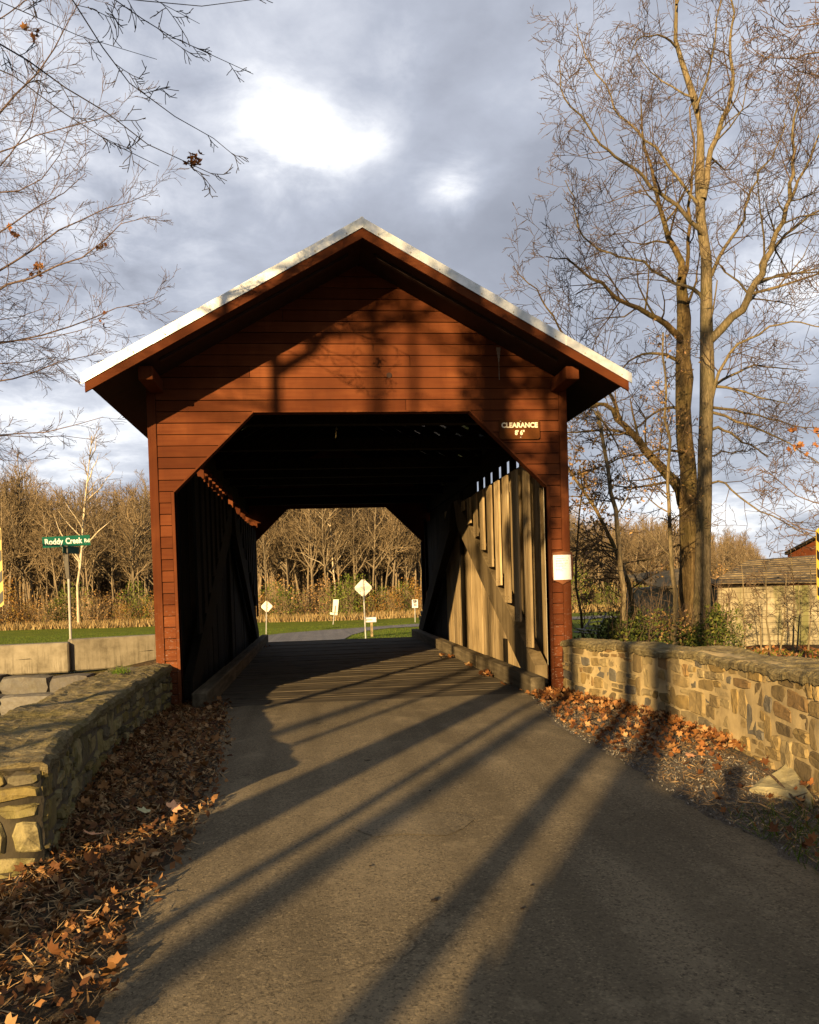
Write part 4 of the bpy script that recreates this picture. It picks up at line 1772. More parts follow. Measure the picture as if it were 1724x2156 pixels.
bl = [(-90, 0, 1428, 1467), (2, 101, 1430, 1466), (105, 186, 1427, 1466), (-60, -2, 1470, 1512), (0, 108, 1469, 1511), (110, 160, 1467, 1492), (-20, 48, 1514, 1545), (50, 120, 1512, 1545), (163, 225, 1470, 1500), (190, 240, 1440, 1468)]
lab = ['grey boulder at the far left end of the upper bank row', 'long grey boulder under the left concrete barrier', 'squared grey boulder below the gap between the barriers', 'grey boulder at the left end of the second row', 'broad dark grey boulder in the second row of the bank',
       'pale wedge boulder right of the broad dark one', 'low grey boulder half hidden behind the left wall top', 'grey boulder at the bottom of the bank', 'grey boulder behind the left wall in the second row', 'rounded grey boulder right of the squared one']
for i, (u0, u1, v0, v1) in enumerate(bl):
    Yb = 8.35 - .45 * (v0 > 1460) - .45 * (v0 > 1505)
    a, b = onY(u0, v0, Yb), onY(u1, v1, Yb)
    bm = bmesh.new()
    bmesh.ops.create_cube(bm, size=1)
    bmesh.ops.subdivide_edges(bm, edges=bm.edges, cuts=3, use_grid_fill=True)
    rr = RS(40 + i)
    sx_, sz_ = abs(b[0] - a[0]), abs(a[2] - b[2])
    for v in bm.verts:
        c = v.co
        c *= 1 - .16 * max(0, (c.length - .6)) / .27
        c += Vector(rr.randn(3)) * .018
        v.co = Vector(((c.x) * sx_ * 1.1, c.y * .8, c.z * sz_ * 1.12))
    me = bpy.data.meshes.new('boulder')
    bm.to_mesh(me)
    bm.free()
    o = link('boulder', me, M['boulder'])
    o.location = ((a[0] + b[0]) / 2, Yb + .35, (a[2] + b[2]) / 2)
    o.rotation_euler = (0, rr.uniform(-.05, .05), rr.uniform(-.1, .1))
    tag(o, lab[i], 'boulder', 'boulders stacked on the far creek bank')


# ------------------------------------------------------------------ wood: batched tubes
class Wood:
    def __init__(s):
        s.g = {}

    def add(s, pts, rad, sides):
        s.g.setdefault((len(pts), sides), []).append((pts, rad))

    def mesh(s, name):
        VV, FF, base = [], [], 0
        for (n, k), L_ in s.g.items():
            P = np.array([a for a, _ in L_], float)
            Rr = np.array([b for _, b in L_], float)
            B = len(P)
            T = np.empty_like(P)
            T[:, 1:-1] = P[:, 2:] - P[:, :-2]
            T[:, 0] = P[:, 1] - P[:, 0]
            T[:, -1] = P[:, -1] - P[:, -2]
            T /= np.linalg.norm(T, axis=2, keepdims=True) + 1e-9
            # one reference per branch keeps the rings from twisting
            m = T.mean(axis=1)
            ref = np.where((np.abs(m[:, 2]) < .75)[:, None], np.array([[0, 0, 1.]]), np.array([[1., 0, 0]]))
            U_ = np.cross(T, ref[:, None, :])
            U_ /= np.linalg.norm(U_, axis=2, keepdims=True) + 1e-9
            W_ = np.cross(U_, T)
            a = np.arange(k) * 2 * pi / k
            ring = P[:, :, None, :] + Rr[:, :, None, None] * (U_[:, :, None, :] * np.cos(a)[None, None, :, None] + W_[:, :, None, :] * np.sin(a)[None, None, :, None])
            VV.append(ring.reshape(-1, 3))
            ii = np.arange(B * n * k).reshape(B, n, k) + base
            jn = np.roll(ii, -1, axis=2)
            f = np.stack([ii[:, :-1], jn[:, :-1], jn[:, 1:], ii[:, 1:]], -1).reshape(-1, 4)
            FF.append(f)
            base += B * n * k
        return np_mesh(name, np.concatenate(VV), np.concatenate(FF), True)


def unit(v):
    return v / (np.linalg.norm(v) + 1e-9)


def side_dir(d, ang, r):
    a = r.randn(3)
    a -= d * a.dot(d)
    a = unit(a)
    return unit(d * cos(ang) + a * sin(ang))


def grow(wd, twd, p, d, length, rad, level, r, P, lod=0):
    """one branch with its children; wd: thick wood, twd: fine twigs"""
    nseg = 5 if level == 0 else (4 if length > .8 else 3)
    pts, rads = [p], [rad]
    q = np.array(p, float)
    dd = np.array(d, float)
    for i in range(nseg):
        dd = unit(dd + r.randn(3) * P['wob'] + np.array([0, 0, P['up'] * (1 if level < 3 else .7)]))
        q = q + dd * length / nseg
        pts.append(q)
        rads.append(max(P['rmin'], rad * (1 - .8 * (i + 1) / nseg)))
    (wd if rad > P['split'] else twd).add(pts, rads, 5 if rad > .03 else 3)
    if level >= P['depth'] or length < P['lmin']:
        return
    nc = max(2, int(P['dens'][min(level, len(P['dens']) - 1)] * (.8 + .4 * r.rand())))
    for c in range(nc):
        t = (.18 + .8 * (c + r.rand() * .7) / nc)
        k = min(int(t * nseg), nseg - 1)
        fr = min(1, t * nseg - k)
        b = pts[k] + (pts[k + 1] - pts[k]) * fr
        ax = unit(pts[k + 1] - pts[k])
        rr_ = rads[k] * .6
        nl = length * (.62 - .25 * t) * (.7 + .6 * r.rand())
        grow(wd, twd, b, side_dir(ax, P['ang'] * (.75 + .5 * r.rand()), r), nl, max(P['rmin'], min(rr_, nl * .02 + P['rmin'])), level + 1, r, P)


def limb(wd, twd, pts, r0, r1, r, P, nb, blen, start=.15, sides=8):
    """a drawn main limb (world points) with branches sprouting along it"""
    Pn = np.array(pts, float)
    d = np.r_[0, np.cumsum(np.linalg.norm(np.diff(Pn, axis=0), axis=1))]
    n = max(len(pts) * 2, 5)
    s_ = np.linspace(0, d[-1], n)
    Q = np.stack([np.interp(s_, d, Pn[:, k]) for k in range(3)], 1)
    Q[1:-1] = (Q[:-2] + 2 * Q[1:-1] + Q[2:]) / 4
    Q[1:-1] += r.randn(n - 2, 3) * min(.03, d[-1] * .006)
    R_ = r0 + (r1 - r0) * (s_ / d[-1]) ** .8
    wd.add(list(Q), list(R_), sides)
    for c in range(nb):
        t = start + (1 - start) * (c + r.rand()) / nb
        x = t * (n - 1)
        k = min(int(x), n - 2)
        b = Q[k] + (Q[k + 1] - Q[k]) * (x - k)
        ax = unit(Q[k + 1] - Q[k])
        rad = R_[k] * .45
        L_ = blen * (1.1 - .6 * t) * (.6 + .8 * r.rand())
        grow(wd, twd, b, side_dir(ax, P['ang'] * (.8 + .5 * r.rand()), r), L_, max(P['rmin'], min(rad, L_ * .018 + P['rmin'])), 1, r, P)
    return Q, R_


def px_path(seq, Y0, dY):
    """drawn outline points carried to real depth; depth drifts along the limb"""
    n = len(seq)
    return [onY(u, v, Y0 + dY * i / max(1, n - 1)) for i, (u, v) in enumerate(seq)]


def leaves_mesh(name, pts, size, r, kind='quad', flat=0., curl=.25):
    """small bent leaves, each an island"""
    n = len(pts)
    pts = np.asarray(pts, float)
    if kind == 'maple':
        ang = np.deg2rad([0, 10, 24, 36, 48, 60, 80, 100, 125, 160, 180, 200, 235, 260, 280, 300, 312, 324, 336, 350])
        rad = np.array([1, .74, .62, .72, .92, .66, .50, .74, .62, .38, .10, .38, .62, .74, .50, .66, .92, .72, .62, .74])
    elif kind == 'sliver':
        ang = np.deg2rad([0, 90, 180, 270])
        rad = np.array([1, .09, 1, .09])
    else:
        ang = np.deg2rad([0, 70, 180, 290])
        rad = np.array([1, .5, .8, .5])
    k = len(ang)
    lx, ly = np.cos(ang) * rad, np.sin(ang) * rad
    tri = kind == 'maple'
    if tri:
        lx, ly = np.r_[lx, 0], np.r_[ly, 0]
    lz = curl * (np.abs(ly) ** 1.5) + curl * .5 * lx ** 2
    S_ = size * (.55 + .9 * r.rand(n))
    # orientation
    nrm = r.randn(n, 3)
    nrm[:, 2] = np.abs(nrm[:, 2]) + flat
    nrm /= np.linalg.norm(nrm, axis=1, keepdims=True)
    a = r.randn(n, 3)
    a -= nrm * (a * nrm).sum(1, keepdims=True)
    a /= np.linalg.norm(a, axis=1, keepdims=True)
    b = np.cross(nrm, a)
    cz = (r.rand(n) * 2 - .5)[:, None]
    V = pts[:, None, :] + S_[:, None, None] * (a[:, None, :] * lx[None, :, None] + b[:, None, :] * ly[None, :, None] + nrm[:, None, :] * (lz[None, :, None] * cz[:, :, None]))
    m = V.shape[1]
    base = (np.arange(n) * m)[:, None]
    if tri:
        i = np.arange(k)
        f = np.stack([i, (i + 1) % k, np.full(k, k)], -1)
        F_ = (base[:, :, None] + f[None]).reshape(-1, 3)
    else:
        F_ = (base + np.arange(4)[None]).reshape(-1, 4)
    return np_mesh(name, V.reshape(-1, 3), F_)


# ------------------------------------------------------------------ the right-hand trees
PB = dict(wob=.19, up=.04, rmin=.0046, split=.02, depth=4, lmin=.22, dens=[5, 4, 4, 2], ang=.85)
r = RS(101)


def finish_tree(root, wd, twd, bark, twig, crown='branches'):
    if sum(len(x) for x in twd.g.values()) < 12:
        for k_, L_ in twd.g.items():
            wd.g.setdefault(k_, []).extend(L_)
        twd.g = {}
    if wd.g:
        link('trunk', wd.mesh('trunk'), bark, root)
    if twd.g:
        link(crown, twd.mesh(crown), twig, root)


TY = 6.2
K = (TY - CAM[1]) / F_PX


def W_(px):
    return px * K / 2 * (1.22 if px > 12 else .9)


g = onY(1462, 1352, TY)
treeA = empty('bare_tree', (g[0], TY, float(gz(g[0], TY))), 'thick dark-barked bare tree forking low, left of the paler trunk behind the right wall', 'tree')
wa, ta = Wood(), Wood()
trunkA = [(1466, 1362), (1452, 1300), (1446, 1250), (1449, 1184), (1450, 1071), (1449, 990), (1441, 926), (1438, 861), (1441, 797), (1438, 754), (1440, 671), (1435, 608), (1434, 587)]
radA = [44, 36, 33, 29, 34, 29, 29, 27, 32, 26, 25, 19, 17]
pa_ = px_path(trunkA, TY, .5)
wa.add([np.array(p) for p in pa_], [W_(x) for x in radA], 12)
limbsA = [
    ([(1434, 587), (1423, 520), (1398, 474), (1381, 411), (1364, 356), (1348, 251), (1352, 190)], 14, 2, 1.0, 15, 1.5),
    ([(1434, 600), (1448, 560), (1452, 500), (1450, 430), (1462, 340), (1455, 250), (1470, 160)], 12, 2, -.6, 14, 1.4),
    ([(1432, 712), (1410, 690), (1365, 662), (1314, 637), (1264, 599), (1214, 557), (1189, 541), (1150, 540)], 13, 2, -1.6, 17, 1.5),
    ([(1448, 1075), (1437, 1035), (1375, 964), (1342, 922), (1310, 893), (1288, 864), (1262, 842), (1239, 858)], 26, 6, -1.0, 12, 1.4),
    ([(1310, 893), (1297, 864), (1288, 832), (1278, 822), (1240, 770), (1215, 730), (1180, 700), (1150, 640), (1120, 600), (1080, 560)], 10, 2, -.8, 16, 1.5),
    ([(1342, 920), (1317, 910), (1265, 903), (1200, 913), (1150, 905)], 9, 2, .5, 8, 1.0),
    ([(1436, 866), (1415, 856), (1394, 861), (1368, 874), (1339, 903)], 9, 4, 1.0, 6, .8),
    ([(1455, 960), (1413, 943), (1378, 952), (1323, 958), (1275, 977), (1200, 1003)], 8, 2, -1.2, 10, 1.2),
    ([(1430, 760), (1400, 745), (1366, 740), (1330, 752), (1300, 790)], 10, 3, 1.2, 9, 1.0),
    ([(1440, 1145), (1400, 1160), (1370, 1180), (1320, 1185), (1270, 1200)], 6, 1.5, -.8, 7, .8),
    ([(1448, 640), (1462, 610), (1468, 560), (1476, 520)], 8, 2, .9, 7, 1.0),
]
for seq, r0, r1, dy, nb, bl_ in limbsA:
    limb(wa, ta, px_path(seq, TY + .2, dy), W_(r0), W_(r1), r, PB, nb, bl_)
finish_tree(treeA, wa, ta, M['bark'], M['twig'])

TYB = 5.6
K = (TYB - CAM[1]) / F_PX
g = onY(1474, 1350, TYB)
treeB = empty('bare_tree', (g[0], TYB, float(gz(g[0], TYB))), 'tall straight pale-barked bare tree just right of the thick dark trunk', 'tree')
wb, tb = Wood(), Wood()
trunkB = [(1474, 1366), (1474, 1340), (1479, 1248), (1480, 1152), (1483, 1055), (1484, 958), (1487, 861), (1489, 796), (1487, 671), (1487, 545), (1475, 461), (1473, 377), (1475, 293), (1471, 251), (1462, 210), (1434, 126), (1422, 84), (1424, 0), (1418, -90)]
radB = [38, 35, 29, 26, 26, 25, 24, 26, 22, 19, 17, 17, 13, 11, 13, 12, 10, 8, 5]
wb.add([np.array(p) for p in px_path(trunkB, TYB, .3)], [W_(x) for x in radB], 12)
limbsB = [
    ([(1480, 420), (1495, 340), (1511, 272), (1537, 210), (1543, 147), (1543, 63), (1539, 0), (1542, -80)], 13, 3, 1.0, 18, 1.5),
    ([(1484, 620), (1478, 560), (1474, 500)], 9, 4, .5, 5, 1.0),
    ([(1490, 720), (1503, 713), (1530, 675), (1574, 629), (1600, 575), (1625, 524), (1640, 478), (1658, 432), (1668, 395), (1675, 356), (1666, 314), (1670, 251), (1685, 170)], 18, 3, -1.0, 22, 1.7),
    ([(1629, 524), (1655, 495), (1683, 470), (1724, 444), (1770, 420)], 9, 3, .6, 9, 1.3),
    ([(1658, 432), (1680, 385), (1700, 348), (1724, 293), (1745, 200)], 9, 2, -.8, 10, 1.4),
    ([(1578, 615), (1600, 590), (1650, 578), (1724, 574), (1790, 560)], 8, 2, .8, 9, 1.3),
    ([(1487, 600), (1497, 574), (1525, 535), (1553, 490), (1565, 450), (1578, 411), (1593, 373), (1616, 344), (1645, 293), (1660, 230)], 11, 2, .9, 18, 1.5),
    ([(1482, 495), (1469, 482), (1427, 436), (1381, 398), (1345, 365), (1323, 344), (1277, 310), (1247, 293), (1230, 251), (1184, 214), (1176, 126)], 12, 2, -1.2, 22, 1.6),
    ([(1485, 640), (1482, 620), (1427, 595), (1377, 570), (1323, 541), (1281, 526), (1239, 520), (1214, 482), (1210, 419), (1190, 380)], 10, 2, 1.2, 18, 1.5),
    ([(1470, 430), (1452, 415), (1423, 365), (1385, 323), (1344, 277), (1298, 247), (1281, 189), (1256, 159), (1230, 105), (1214, 50)], 8, 2, .8, 20, 1.5),
    ([(1424, 100), (1412, 80), (1380, 72), (1340, 80), (1322, 130)], 6, 1.5, -.6, 10, 1.1),
    ([(1460, 205), (1430, 190), (1395, 175), (1368, 150), (1340, 110)], 6, 1.5, .8, 10, 1.1),
    ([(1497, 813), (1523, 813), (1571, 826), (1604, 839), (1660, 850)], 8, 2, -.9, 10, 1.2),
    ([(1499, 858), (1539, 861), (1588, 871), (1652, 893), (1720, 900)], 8, 2, .9, 10, 1.3),
    ([(1498, 868), (1555, 887), (1620, 913), (1684, 945), (1730, 980)], 8, 2, -.3, 11, 1.2),
    ([(1497, 905), (1520, 900), (1555, 923), (1597, 948), (1617, 961)], 8, 3, .5, 8, .9),
    ([(1497, 822), (1507, 810), (1539, 790), (1588, 768), (1630, 771), (1690, 780)], 9, 2, 1.0, 11, 1.3),
    ([(1495, 1018), (1526, 1005), (1539, 1039), (1588, 1068), (1652, 1103), (1724, 1135)], 6, 2, -1.4, 12, 1.2),
    ([(1496, 850), (1503, 805), (1524, 754), (1553, 725), (1616, 692), (1658, 671), (1724, 692), (1760, 690)], 10, 2, -1.2, 15, 1.3),
    ([(1490, 700), (1500, 660), (1510, 590)], 6, 3, -.5, 3, .6),
    ([(1490, 960), (1520, 950), (1560, 955), (1600, 930), (1640, 935)], 5, 1.5, 1.5, 8, .9),
    ([(1424, 10), (1440, -40), (1480, -90)], 6, 2, .3, 6, 1.2),
    ([(1465, 230), (1490, 170), (1500, 100), (1515, 20), (1520, -60)], 7, 2, -.8, 12, 1.3),
]
for seq, r0, r1, dy, nb, bl_ in limbsB:
    limb(wb, tb, px_path(seq, TYB + .1, dy), W_(r0), W_(r1), r, PB, nb, bl_)
finish_tree(treeB, wb, tb, M['bark2'], M['twig'])

# slim trees
PS = dict(wob=.16, up=.02, rmin=.0055, split=.016, depth=3, lmin=.2, dens=[5, 5, 4], ang=.9)


def slim(seq, wpx, Y0, dY, nb, bl_, bark, label, leaf=None, nleaf=0, lsize=.035, extra=()):
    K_ = (Y0 - CAM[1]) / F_PX / 2
    pts = px_path(seq, Y0, dY)
    g_ = pts[0]
    root = empty('slim_tree', (g_[0], g_[1], float(gz(g_[0], g_[1]))), label, 'tree')
    wd, tw = Wood(), Wood()
    pts = [(g_[0], g_[1], min(g_[2], float(gz(g_[0], g_[1]))) - .1)] + pts
    Q, R_ = limb(wd, tw, pts, wpx[0] * K_, wpx[1] * K_, r, PS, nb, bl_, .3)
    for sq, w0, n2, b2, dy in extra:
        limb(wd, tw, px_path(sq, Y0, dy), w0 * K_, .006, r, PS, n2, b2)
    finish_tree(root, wd, tw, bark, M['twig'])
    if leaf:
        src = []
        for L_ in tw.g.values():
            for a_, _ in L_:
                src += list(a_[1:])
        src = np.array(src)
        zmin = np.percentile(src[:, 2], 15)
        src = src[src[:, 2] > zmin]
        pick = src[r.randint(0, len(src), nleaf)] + r.randn(nleaf, 3) * .04
        link('leaves', leaves_mesh('leaves', pick, lsize, r), leaf, root)
    return root


slim([(1317, 1345), (1310, 1248), (1304, 1151), (1293, 1055), (1275, 958), (1257, 865)], (15, 8), 3.0, .2, 16, .9, M['bark2'],
     'slim leaning tree with broken top nearest the bridge corner', M['leafta'], 520, .032,
     extra=[([(1257, 870), (1275, 890), (1310, 960), (1330, 1030)], 5, 8, .5, .4), ([(1257, 875), (1240, 850), (1215, 880)], 4, 5, .4, .2)])
slim([(1424, 1350), (1417, 1248), (1413, 1119), (1409, 990), (1401, 861), (1399, 765), (1396, 700)], (14, 4), 4.2, .3, 26, .85, M['bark2'],
     'slim upright tree with a few orange leaves, left of the thick dark trunk', M['leafta'], 700, .03)
slim([(1345, 1330), (1323, 1216), (1297, 1151), (1275, 1119), (1249, 1064), (1201, 987), (1160, 930)], (18, 5), 7.5, .6, 22, 1.2, M['bark'],
     'leaning ochre-leaved tree behind the bridge corner', M['leafta'], 1300, .045)
slim([(1228, 1330), (1215, 1240), (1212, 1150), (1225, 1050), (1220, 980)], (9, 3), 8.5, .5, 14, 1.0, M['bark'],
     'thin yellowing tree close behind the right bridge corner', M['leafta'], 900, .05)

# thin saplings in front of the block shed
sap = [(1568, 1350, 1560, 1180), (1545, 1330, 1530, 1245), (1602, 1355, 1590, 1240), (1622, 1362, 1613, 1190), (1640, 1350, 1655, 1210), (1668, 1360, 1664, 1150), (1676, 1365, 1680, 1230), (1700, 1362, 1705, 1180), (1510, 1352, 1500, 1255)]
for i, (u0, v0, u1, v1) in enumerate(sap):
    Ys = 5.0 + (i % 3) * .6
    a, b = onY(u0, v0, Ys), onY(u1, v1, Ys + .2)
    a = (a[0], Ys, float(gz(a[0], Ys)) - .05)
    wd, tw = Wood(), Wood()
    mid_ = tuple((np.array(a) + np.array(b)) / 2 + np.array([r.uniform(-.06, .06), 0, 0]))
    limb(wd, tw, [a, mid_, b], .022, .006, r, PS, 6, .5, .3, 5)
    root = empty('sapling', a, 'thin bare sapling standing before the block shed wall', 'sapling', 'bare saplings before the shed wall')
    finish_tree(root, wd, tw, M['bark2'], M['twig'])

# ------------------------------------------------------------------ branches entering from the left, and the tree they belong to
PL = dict(wob=.16, up=.0, rmin=.0032, split=.012, depth=3, lmin=.12, dens=[5, 4, 3], ang=.75)
YN = -3.6
near_l = [
    ([(-260, -60), (-120, 0), (0, 81), (59, 144), (81, 167), (153, 203), (217, 244), (289, 289), (343, 320), (388, 343), (433, 366), (478, 381)], 7.5, 1.3, .9, 20, .45),
    ([(-260, -10), (-120, 60), (0, 140), (45, 181), (104, 239), (158, 266), (217, 280), (271, 298), (316, 320), (335, 350)], 6.5, 1.2, .3, 18, .45),
    ([(-60, -200), (60, -110), (144, 0), (190, 50), (226, 95), (271, 140), (311, 185), (357, 226), (406, 262), (451, 293), (483, 316), (514, 345)], 7.0, 1.2, 1.1, 18, .42),
    ([(120, -160), (190, -50), (248, 14), (271, 41), (316, 63), (370, 81), (415, 97), (451, 122), (492, 144), (533, 156)], 5.5, 1.2, 1.4, 18, .45),
    ([(60, -60), (140, -20), (217, 0), (289, 18), (352, 18), (397, 23), (451, 18), (541, -2)], 4.5, 1.2, .6, 14, .4),
    ([(200, -60), (330, -20), (360, 10), (395, 35), (420, 50)], 4, 1, .9, 8, .35),
    ([(70, 0), (140, 40), (200, 85), (260, 105), (330, 125)], 4, 1, .7, 12, .4),
]
rl = RS(77)
K = (YN - CAM[1]) / F_PX / 2
wl, tl = Wood(), Wood()
hub = np.array([-9.4, -5.6, 0.])
for seq, r0, r1, dy, nb, bl_ in near_l:
    pts = px_path(seq, YN - .4, dy)
    p0 = np.array(pts[0])
    st = hub + np.array([0, 0, max(3.6, p0[2] - 1.2)])
    mid_ = (st * .5 + p0 * .5) + np.array([0, 0, .25])
    limb(wl, tl, [tuple(st), tuple(mid_)] + pts, r0 * K * 1.6, r1 * K, rl, PL, nb, bl_, .35, 6)
wl.add([hub + np.array([0, 0, -.4]), hub + np.array([.05, 0, 2.]), hub + np.array([0, .1, 4.]), hub + np.array([.1, .1, 7.2]), hub + np.array([.0, .2, 9.5])], [.24, .19, .15, .1, .03], 10)
root = empty('overhanging_tree', (hub[0], hub[1], float(gz(hub[0], hub[1]))), 'dark near branches reaching in from the top left corner of the photo', 'tree')
finish_tree(root, wl, tl, M['twigd'], M['twigd'])
# withered leaf clusters hanging on it
for q, n in (((412, 335), 9), ((404, 345), 6)):
    c = np.array(onY(q[0], q[1], YN + .45))
    link('withered_leaves', leaves_mesh('withered_leaves', c + rl.randn(n, 3) * .025, .045, rl, 'maple', 0, .6), M['leafo'], root)

PM = dict(wob=.15, up=.01, rmin=.0036, split=.02, depth=3, lmin=.2, dens=[6, 5, 4, 3], ang=.68)
YM = 5.0
mid_l = [
    ([(-200, 640), (-80, 540), (0, 483), (90, 433), (149, 397), (180, 365)], 7, 1.5, -.8, 16, 1.3),
    ([(-200, 700), (-80, 620), (0, 569), (68, 532), (135, 478), (190, 451), (253, 429), (325, 402)], 8, 1.5, .6, 20, 1.3),
    ([(-200, 690), (-80, 640), (0, 605), (90, 573), (158, 541), (203, 514), (253, 487), (316, 456)], 9, 1.5, -.6, 20, 1.3),
    ([(-200, 780), (-80, 745), (0, 718), (90, 704), (180, 681), (235, 659), (289, 641), (347, 618)], 7, 1.5, .8, 20, 1.2),
    ([(-200, 760), (-80, 735), (0, 722), (68, 718), (135, 704), (190, 690), (215, 680)], 6, 1.5, 0, 14, 1.2),
    ([(-200, 850), (-80, 825), (0, 803), (68, 781), (113, 763), (180, 749), (235, 740)], 7, 1.5, .5, 16, 1.1),
    ([(-200, 800), (-80, 780), (0, 760), (100, 755), (180, 760)], 5, 1.5, 1.2, 12, 1.1),
    ([(-200, 960), (-80, 930), (0, 916), (90, 905), (153, 890), (217, 878)], 6, 1.5, -.4, 14, 1.0),
    ([(-200, 950), (-80, 925), (0, 922), (90, 920), (150, 915), (190, 925)], 5, 1.5, .9, 12, .9),
    ([(-200, 460), (-80, 340), (0, 235), (50, 185), (90, 135), (149, 54), (170, 0)], 8, 2, .6, 20, 1.5),
    ([(-200, 420), (-80, 350), (0, 310), (67, 296), (126, 274), (180, 258), (250, 235)], 6, 1.5, -.5, 18, 1.3),
    ([(-200, 560), (-80, 430), (0, 360), (60, 270), (90, 180), (88, 80)], 6, 1.5, 1.4, 16, 1.3),
    ([(-200, 680), (-80, 690), (0, 678), (50, 662), (95, 648)], 5, 1.5, .4, 10, 1.1),
    ([(-200, 200), (-80, 100), (0, 40), (60, 5), (120, -60)], 6, 1.5, .4, 16, 1.3),
    ([(-200, 440), (-100, 420), (0, 410), (90, 395), (140, 330), (150, 260)], 5, 1.5, -.9, 14, 1.2),
    ([(-200, 980), (-60, 985), (0, 960), (35, 975), (100, 965)], 4, 1.2, .8, 7, .8),
]
rm = RS(55)
K = (YM - CAM[1]) / F_PX / 2
wl, tl = Wood(), Wood()
tb0 = np.array(onY(-560, 1240, YM))
for seq, r0, r1, dy, nb, bl_ in mid_l:
    pts = px_path(seq, YM - .3, dy)
    p0 = np.array(pts[0])
    st = np.array([tb0[0], YM, p0[2] - .5])
    limb(wl, tl, [tuple(st)] + pts, r0 * K * 1.3, r1 * K * .7, rm, PM, int(nb * 1.0), bl_ * .85, .42, 6)
wl.add([np.array([tb0[0], YM, -1.2]), np.array([tb0[0] + .05, YM, 1.5]), np.array([tb0[0], YM, 4.]), np.array([tb0[0] - .1, YM, 7.]), np.array([tb0[0], YM, 11.])], [.33, .27, .22, .16, .05], 10)
root = empty('bare_tree', (tb0[0], YM, float(gz(tb0[0], YM))), 'pinkish twiggy bare tree filling the left side of the sky above the street sign', 'tree')
finish_tree(root, wl, tl, M['twigl'], M['twigl'])
for q in ((213, 522), (216, 673), (77, 571), (28, 489), (72, 65), (82, 566)):
    c = np.array(onY(q[0], q[1], YM))
    link('withered_leaves', leaves_mesh('withered_leaves', c + rm.randn(5, 3) * .05, .07, rm, 'maple', 0, .6), M['leafo'], root)

# tree entering at the top right and right edge
PR = dict(wob=.18, up=.0, rmin=.005, split=.016, depth=3, lmin=.15, dens=[6, 5, 4], ang=.8)
YR = 1.5
K = (YR - CAM[1]) / F_PX / 2
wl, tl = Wood(), Wood()
tr0 = np.array(onY(1990, 1200, YR))
right_l = [
    ([(1900, 60), (1800, 90), (1724, 110), (1690, 118), (1640, 130), (1600, 120), (1570, 90)], 6, 1.2, .6, 18, .8),
    ([(1900, 180), (1800, 175), (1724, 165), (1680, 150), (1640, 110), (1620, 60)], 5, 1.2, -.4, 14, .8),
    ([(1900, 20), (1800, 30), (1724, 50), (1680, 60), (1640, 50), (1600, 20)], 5, 1.2, .2, 14, .8),
    ([(1900, 700), (1800, 650), (1724, 610), (1700, 580), (1690, 560)], 4, 1.2, .6, 8, .7),
    ([(1900, 1080), (1800, 1075), (1724, 1060), (1690, 1050), (1650, 1020), (1600, 980)], 5, 1.2, .6, 14, .6),
    ([(1900, 1200), (1800, 1150), (1724, 1130), (1680, 1110), (1640, 1085), (1590, 1060)], 5, 1.2, .3, 14, .6),
    ([(1900, 940), (1800, 930), (1724, 920), (1700, 905), (1670, 895)], 3, 1.0, .2, 6, .4),
]
rq = RS(58)
for seq, r0, r1, dy, nb, bl_ in right_l:
    pts = px_path(seq, YR, dy)
    p0 = np.array(pts[0])
    limb(wl, tl, [(tr0[0], YR, p0[2] - .5)] + pts, r0 * K * 1.5, r1 * K, rq, PR, nb, bl_, .3, 6)
wl.add([np.array([tr0[0], YR, -.3]), np.array([tr0[0] + .05, YR, 1.5]), np.array([tr0[0], YR, 4.]), np.array([tr0[0] - .1, YR, 7.]), np.array([tr0[0], YR, 9.5])], [.25, .2, .16, .12, .04], 10)
root = empty('bare_tree', (tr0[0], YR, 0), 'near bare tree whose twigs enter from the right edge of the photo', 'tree')
finish_tree(root, wl, tl, M['twig'], M['twigl'])
pts = []
for q in ((1668, 905), (1683, 903), (1674, 935), (1680, 945), (1667, 955), (1700, 957), (1720, 910), (1722, 945), (1665, 948), (1690, 940)):
    pts.append(np.array(onY(q[0], q[1], YR)) + rq.randn(3) * .02)
link('leaves', leaves_mesh('leaves', np.repeat(np.array(pts), 3, 0) + rq.randn(30, 3) * .03, .05, rq, 'maple', 0, .5), M['leafo'], root)

# ------------------------------------------------------------------ the wood beyond the fields
PF = dict(wob=.17, up=.07, rmin=.011, split=.05, depth=3, lmin=.5, dens=[6, 6, 5], ang=.75)


def forest_variant(seed, H, dense=1.):
    rr_ = RS(seed)
    wd, tw = Wood(), Wood()
    pts, rads = [np.array([0, 0, -.5])], [.15]
    q = np.array([0., 0, 0])
    d = np.array([rr_.uniform(-.08, .08), rr_.uniform(-.08, .08), 1.])
    n = 9
    for i in range(n):
        d = unit(d + rr_.randn(3) * .05 + np.array([0, 0, .06]))
        q = q + d * H / n
        pts.append(q)
        rads.append(.105 * (1 - .86 * (i + 1) / n) + .012)
    rads[0] = .14
    wd.add(pts, rads, 6)
    nb = int(17 * dense)
    for c in range(nb):
        t = .28 + .7 * (c + rr_.rand()) / nb
        x = t * n
        k = min(int(x), n - 1)
        b = pts[k] + (pts[k + 1] - pts[k]) * (x - k)
        L_ = H * (.30 * (1.15 - t)) * (.6 + .8 * rr_.rand()) + .5
        grow(wd, tw, b, side_dir(unit(pts[k + 1] - pts[k]), .75 * (.7 + .5 * rr_.rand()), rr_), L_, .03 + .012 * L_, 1, rr_, PF)
    return wd.mesh('forest_trunk'), tw.mesh('forest_crown')


variants = [forest_variant(200 + i, 13.5, 1.) for i in range(6)]
for t_, c_ in variants:
    t_.materials.append(M['fbark'])
    c_.materials.append(M['ftwig'])
syc_v = forest_variant(260, 15, .8)
syc_v[0].materials.append(M['sycamore'])
syc_v[1].materials.append(M['fbark'])


